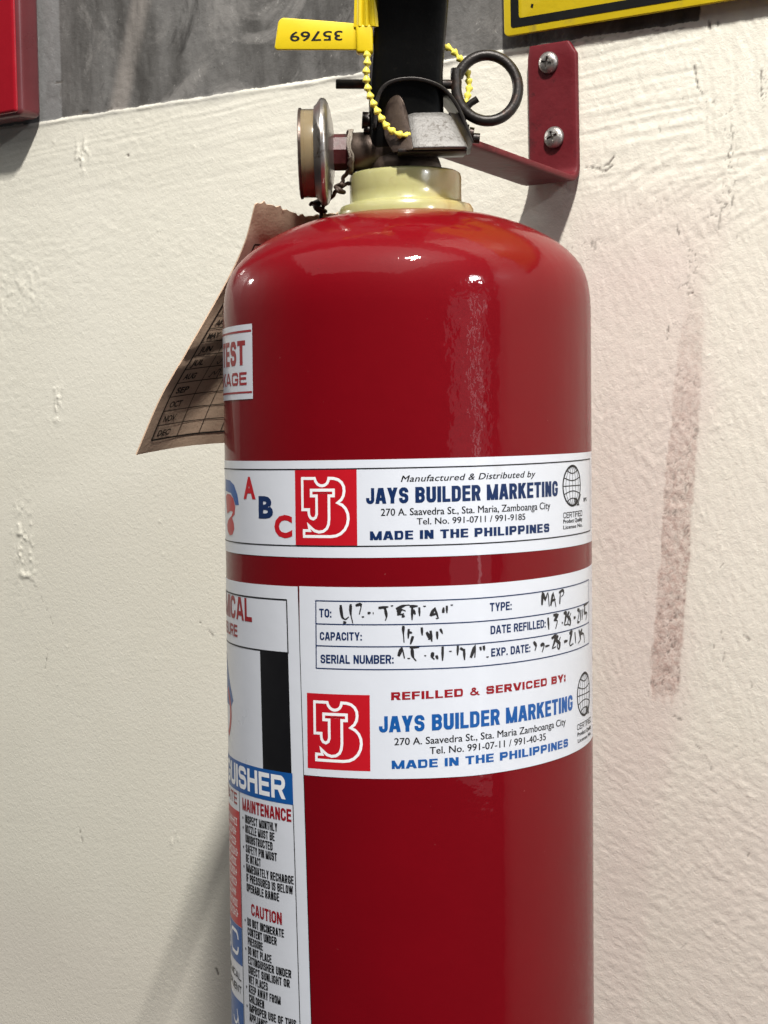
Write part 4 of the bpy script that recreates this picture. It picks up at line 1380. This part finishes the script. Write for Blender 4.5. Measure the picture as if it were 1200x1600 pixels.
kn.append(tube([tuple(S(*p)) for p in smooth_path([(-27.2, -2.5, 106), (-23.5, -4, 108), (-22.8, -4, 107.0)], 4)], 0.0008, 8))
kn.append(tube([tuple(S(*p)) for p in smooth_path([(-36.8, 12, 100.5), (-39.8, 10, 101.6), (-40.6, 9, 100.4)], 4)], 0.0007, 8))
build('knot', join(*kn), MT['rust_wire'], tw, 60)

# ------------------------------------------------------------------ inspection tag
tg = empty('inspection_tag', (0, 0, 0))
tg.location, tg.rotation_euler = FX.location, FX.rotation_euler
tag(tg, 'brown card inspection tag with month table hanging behind the left shoulder', 'tag')
LE = smooth_path([(-65.0, 10, 101.4), (-69.8, 15, 86.6), (-76.2, 19, 73.9), (-86.0, 19, 57.0), (-97.6, 16, 37.3), (-109.6, 17, 17.6), (-121.4, 18, -7.8)], 8)
_d = np.concatenate([[0], np.cumsum([np.linalg.norm(np.array(b) - np.array(a)) for a, b in zip(LE[:-1], LE[1:])])])
LE = [tuple(np.interp(q, _d, np.array(LE)[:, k]) for k in range(3)) for q in np.linspace(0, _d[-1], 60)]
nrow = len(LE)


def tag_pt(t, u):
    """t 0..1 down the card, u millimetres across from its left edge"""
    f = t * (nrow - 1)
    i = min(int(f), nrow - 2)
    a = np.array(LE[i]) * (1 - (f - i)) + np.array(LE[i + 1]) * (f - i)
    k = float(sst(0.02, 0.36, np.array(t)))
    d = np.array((0.86, 0.50, 0.0)) * (1 - k) + np.array((0.68, 0.733, 0.0)) * k
    d /= np.linalg.norm(d)
    p = a + d * u
    sag = -(1 - k) * (3.2 * math.sin(min(1, u / 42.0) * math.pi * 0.5)) + (1 - k) * 1.2 * math.sin(u / 5.2)
    p[2] += sag + k * 1.1 * math.sin(min(1.0, u / 60.0) * math.pi) + k * 0.075 * u
    p[1] += 2.0 * math.sin(u / 60 * math.pi) + 0.5 * math.sin(u / 6.0 + 5 * t) * k + 0.9 * math.exp(-((t - 0.62 + u * 0.002) / 0.02) ** 2)
    return p


UW = 78.0
grid = []
for j in range(57):
    t = j / 56
    row = []
    for i in range(40):
        u = UW * i / 39
        if t < 0.16:
            u *= (44 + (UW - 44) * t / 0.16) / UW
        p = tag_pt(t, u)
        if j == 0:
            p[2] += 0.9 * math.sin(i * 1.9) * (0.5 + 0.5 * math.sin(i * 0.7)) + (0.9 if 1 < i < 5 else 0)
        row.append(tuple(S(*p)))
    grid.append(row)
build('card', sheet(grid, 0.0007), MT['card'], tg, 60)


def tag_map(off):
    def f(u, v, dz=0.0):
        t = v / 116.0
        e = 0.6
        p = tag_pt(t, u)
        du = tag_pt(t, u + e) - p
        dv = tag_pt(min(1, t + 0.01), u) - tag_pt(max(0, t - 0.01), u)
        nn = np.cross(du, dv)
        nn /= np.linalg.norm(nn) + 1e-12
        if nn[1] > 0:
            nn = -nn
        return S(*(p + nn * (0.35 + off + dz)))
    return f


def densify(pts, k=2.0):
    out = [pts[0]]
    for a, b in zip(pts[:-1], pts[1:]):
        m = max(1, int(math.hypot(b[0] - a[0], b[1] - a[1]) / k))
        out += [(a[0] + (b[0] - a[0]) * i / m, a[1] + (b[1] - a[1]) * i / m) for i in range(1, m + 1)]
    return out


top, bot = 17.5, 110.3
lf = lambda v: 5.4
P = [ribbon(densify([(lf(0), top), (74, top)]), 0.8), ribbon(densify([(lf(0), top), (lf(0), bot)]), 0.8), ribbon(densify([(lf(0), bot), (74, bot)]), 0.8), ribbon(densify([(lf(0), top + 6), (74, top + 6)]), 0.6)]
rowsv = [top + 14 + i * (bot - top - 14) / 12 for i in range(13)]
for v in rowsv:
    P.append(ribbon(densify([(lf(0), v), (74, v)]), 0.40))
for u in (20, 33.5, 47, 60):
    P.append(ribbon(densify([(u, rowsv[0]), (u, bot)]), 0.36))
art('table_line', P, MT['tag_ink'], tg, tag_map(0.12), step=0)
MON = ['JAN', 'FEB', 'MAR', 'APR', 'MAY', 'JUN', 'JUL', 'AUG', 'SEP', 'OCT', 'NOV', 'DEC']
for i, mth in enumerate(MON):
    v = rowsv[i] + 5.2
    Vv, Ff = fit_text(mth, 7.6, 14.6, 0, 0, 2.9, 0.03)
    art('lettering', [([(x, v - y) for x, y in Vv], Ff)], MT['tag_ink'], tg, tag_map(0.12), step=2)
sc = []
for r_ in (4, 5, 6, 7):
    u0 = 22.0 if r_ > 5 else 21.5
    v0 = rowsv[r_]
    for base in (u0, u0 + 13.4) if r_ < 7 else (u0,):
        q = np.random.default_rng(r_ * 7 + int(base))
        pts = [(base + 1 + 9 * t, v0 + 3.6 + 2.2 * math.sin(7 * t + q.random() * 3) * (1 - 0.4 * t)) for t in np.linspace(0, 1, 14)]
        sc.append(ribbon(pts, 0.42))
        sc.append(ribbon([(base + 6, v0 + 1), (base + 4 + 3 * q.random(), v0 + 6.6)], 0.4))
art('handwriting', sc, MT['marker'], tg, tag_map(0.14), step=0)['kind'] = 'stuff'

# ------------------------------------------------------------------ yellow plastic seal
sl = empty('plastic_seal', (0, 0, 0))
sl.location, sl.rotation_euler = FX.location, FX.rotation_euler
tag(sl, 'yellow numbered plastic pull seal looped round the black lever', 'seal')
fl = [(-50.2, 174.6), (-49.0, 175.2), (-30, 173.4), (-13.0, 171.6), (-13.0, 161.6), (-15.2, 161.0), (-30, 161.4), (-52.2, 161.8), (-53.0, 162.8), (-51.2, 173.4)]
V, F = prism(fl[::-1], -23.2, -21.2)
o = build('flag', ([tuple(S(*p)) for p in V], F), MT['seal'], sl, 40)
bevel(o, 0.0004, 2)
Vv, Ff = fit_text('35769', 0, 22.2, 0, 0, 4.0, 0.012)
art('number', [([(-24.2 - x, 169.2 - y) for x, y in Vv], Ff)], MT['ink_black'], sl, lambda x, h, dz=0.0: S(x, -23.32 - dz, h), step=0)
V, F = join(box((-18.6, -25.0, 159.5), (-11.4, -18.4, 171.5)))
o = build('lock_head', ([tuple(S(*p)) for p in V], F), MT['seal'], sl, 40)
bevel(o, 0.0012, 3)
pg = []
for t in np.linspace(0, 1, 9):
    h = 170.5 + 34 * t
    wl, wr = -18.8 + 1.6 * t, -9.6 - 1.6 * t
    pg.append([tuple(S(wl + (wr - wl) * u, -24 + 0.8 * math.sin(u * 22) + 2.0 * t, h)) for u in np.linspace(0, 1, 25)])
build('ribbed_tail', sheet(pg, 0.0014), MT['seal'], sl, 60)
chain = smooth_path([(-14.2, -24.5, 159.5), (-13.9, -26, 156.0), (-14.6, -26, 150.0), (-13.7, -26, 143.0), (-11.0, -26.5, 136.2), (-6.7, -27, 128.6), (-3.4, -28, 125.6), (0.6, -28, 124.2), (6, -24, 125), (14, -19, 128), (22, -12, 133), (27.2, -6, 139.4), (29.4, -3, 146.4), (29.8, -2, 150), (28.4, -2, 157.4), (25.3, -2, 161.4), (22.4, -2, 164.6), (17.5, -2, 167), (6, -4, 169), (-6, -10, 168), (-12.5, -18.5, 166)], 10)
build('cord', tube([tuple(S(*p)) for p in chain], 0.00085, 8), MT['chain'], sl, 60)
D = [0.0]
for a, b in zip(chain[:-1], chain[1:]):
    D.append(D[-1] + float(np.linalg.norm(np.array(b) - np.array(a))))
bead_me = None
k = 1.2
while k < D[-1]:
    i = max(j for j in range(len(D)) if D[j] <= k)
    i = min(i, len(chain) - 2)
    t = (k - D[i]) / max(1e-6, D[i + 1] - D[i])
    a, b = np.array(chain[i]), np.array(chain[i + 1])
    p = a + (b - a) * t
    if bead_me is None:
        V, F = lathe([(0.00075, -0.0018), (0.0010, -0.0012), (0.00155, -0.0003), (0.0017, 0.0003), (0.00165, 0.0008), (0.0010, 0.0011), (0.00075, 0.0016)], 12, 'z')
        ob = build('bead', (V, F), MT['chain'], sl, 60)
        bead_me = ob.data
    else:
        ob = bpy.data.objects.new('bead', bead_me)
        COL.objects.link(ob)
        ob.parent = sl
    ob.location = S(*p)
    ob.rotation_euler = Vector(b - a).to_track_quat('Z', 'X').to_euler()
    k += 3.55
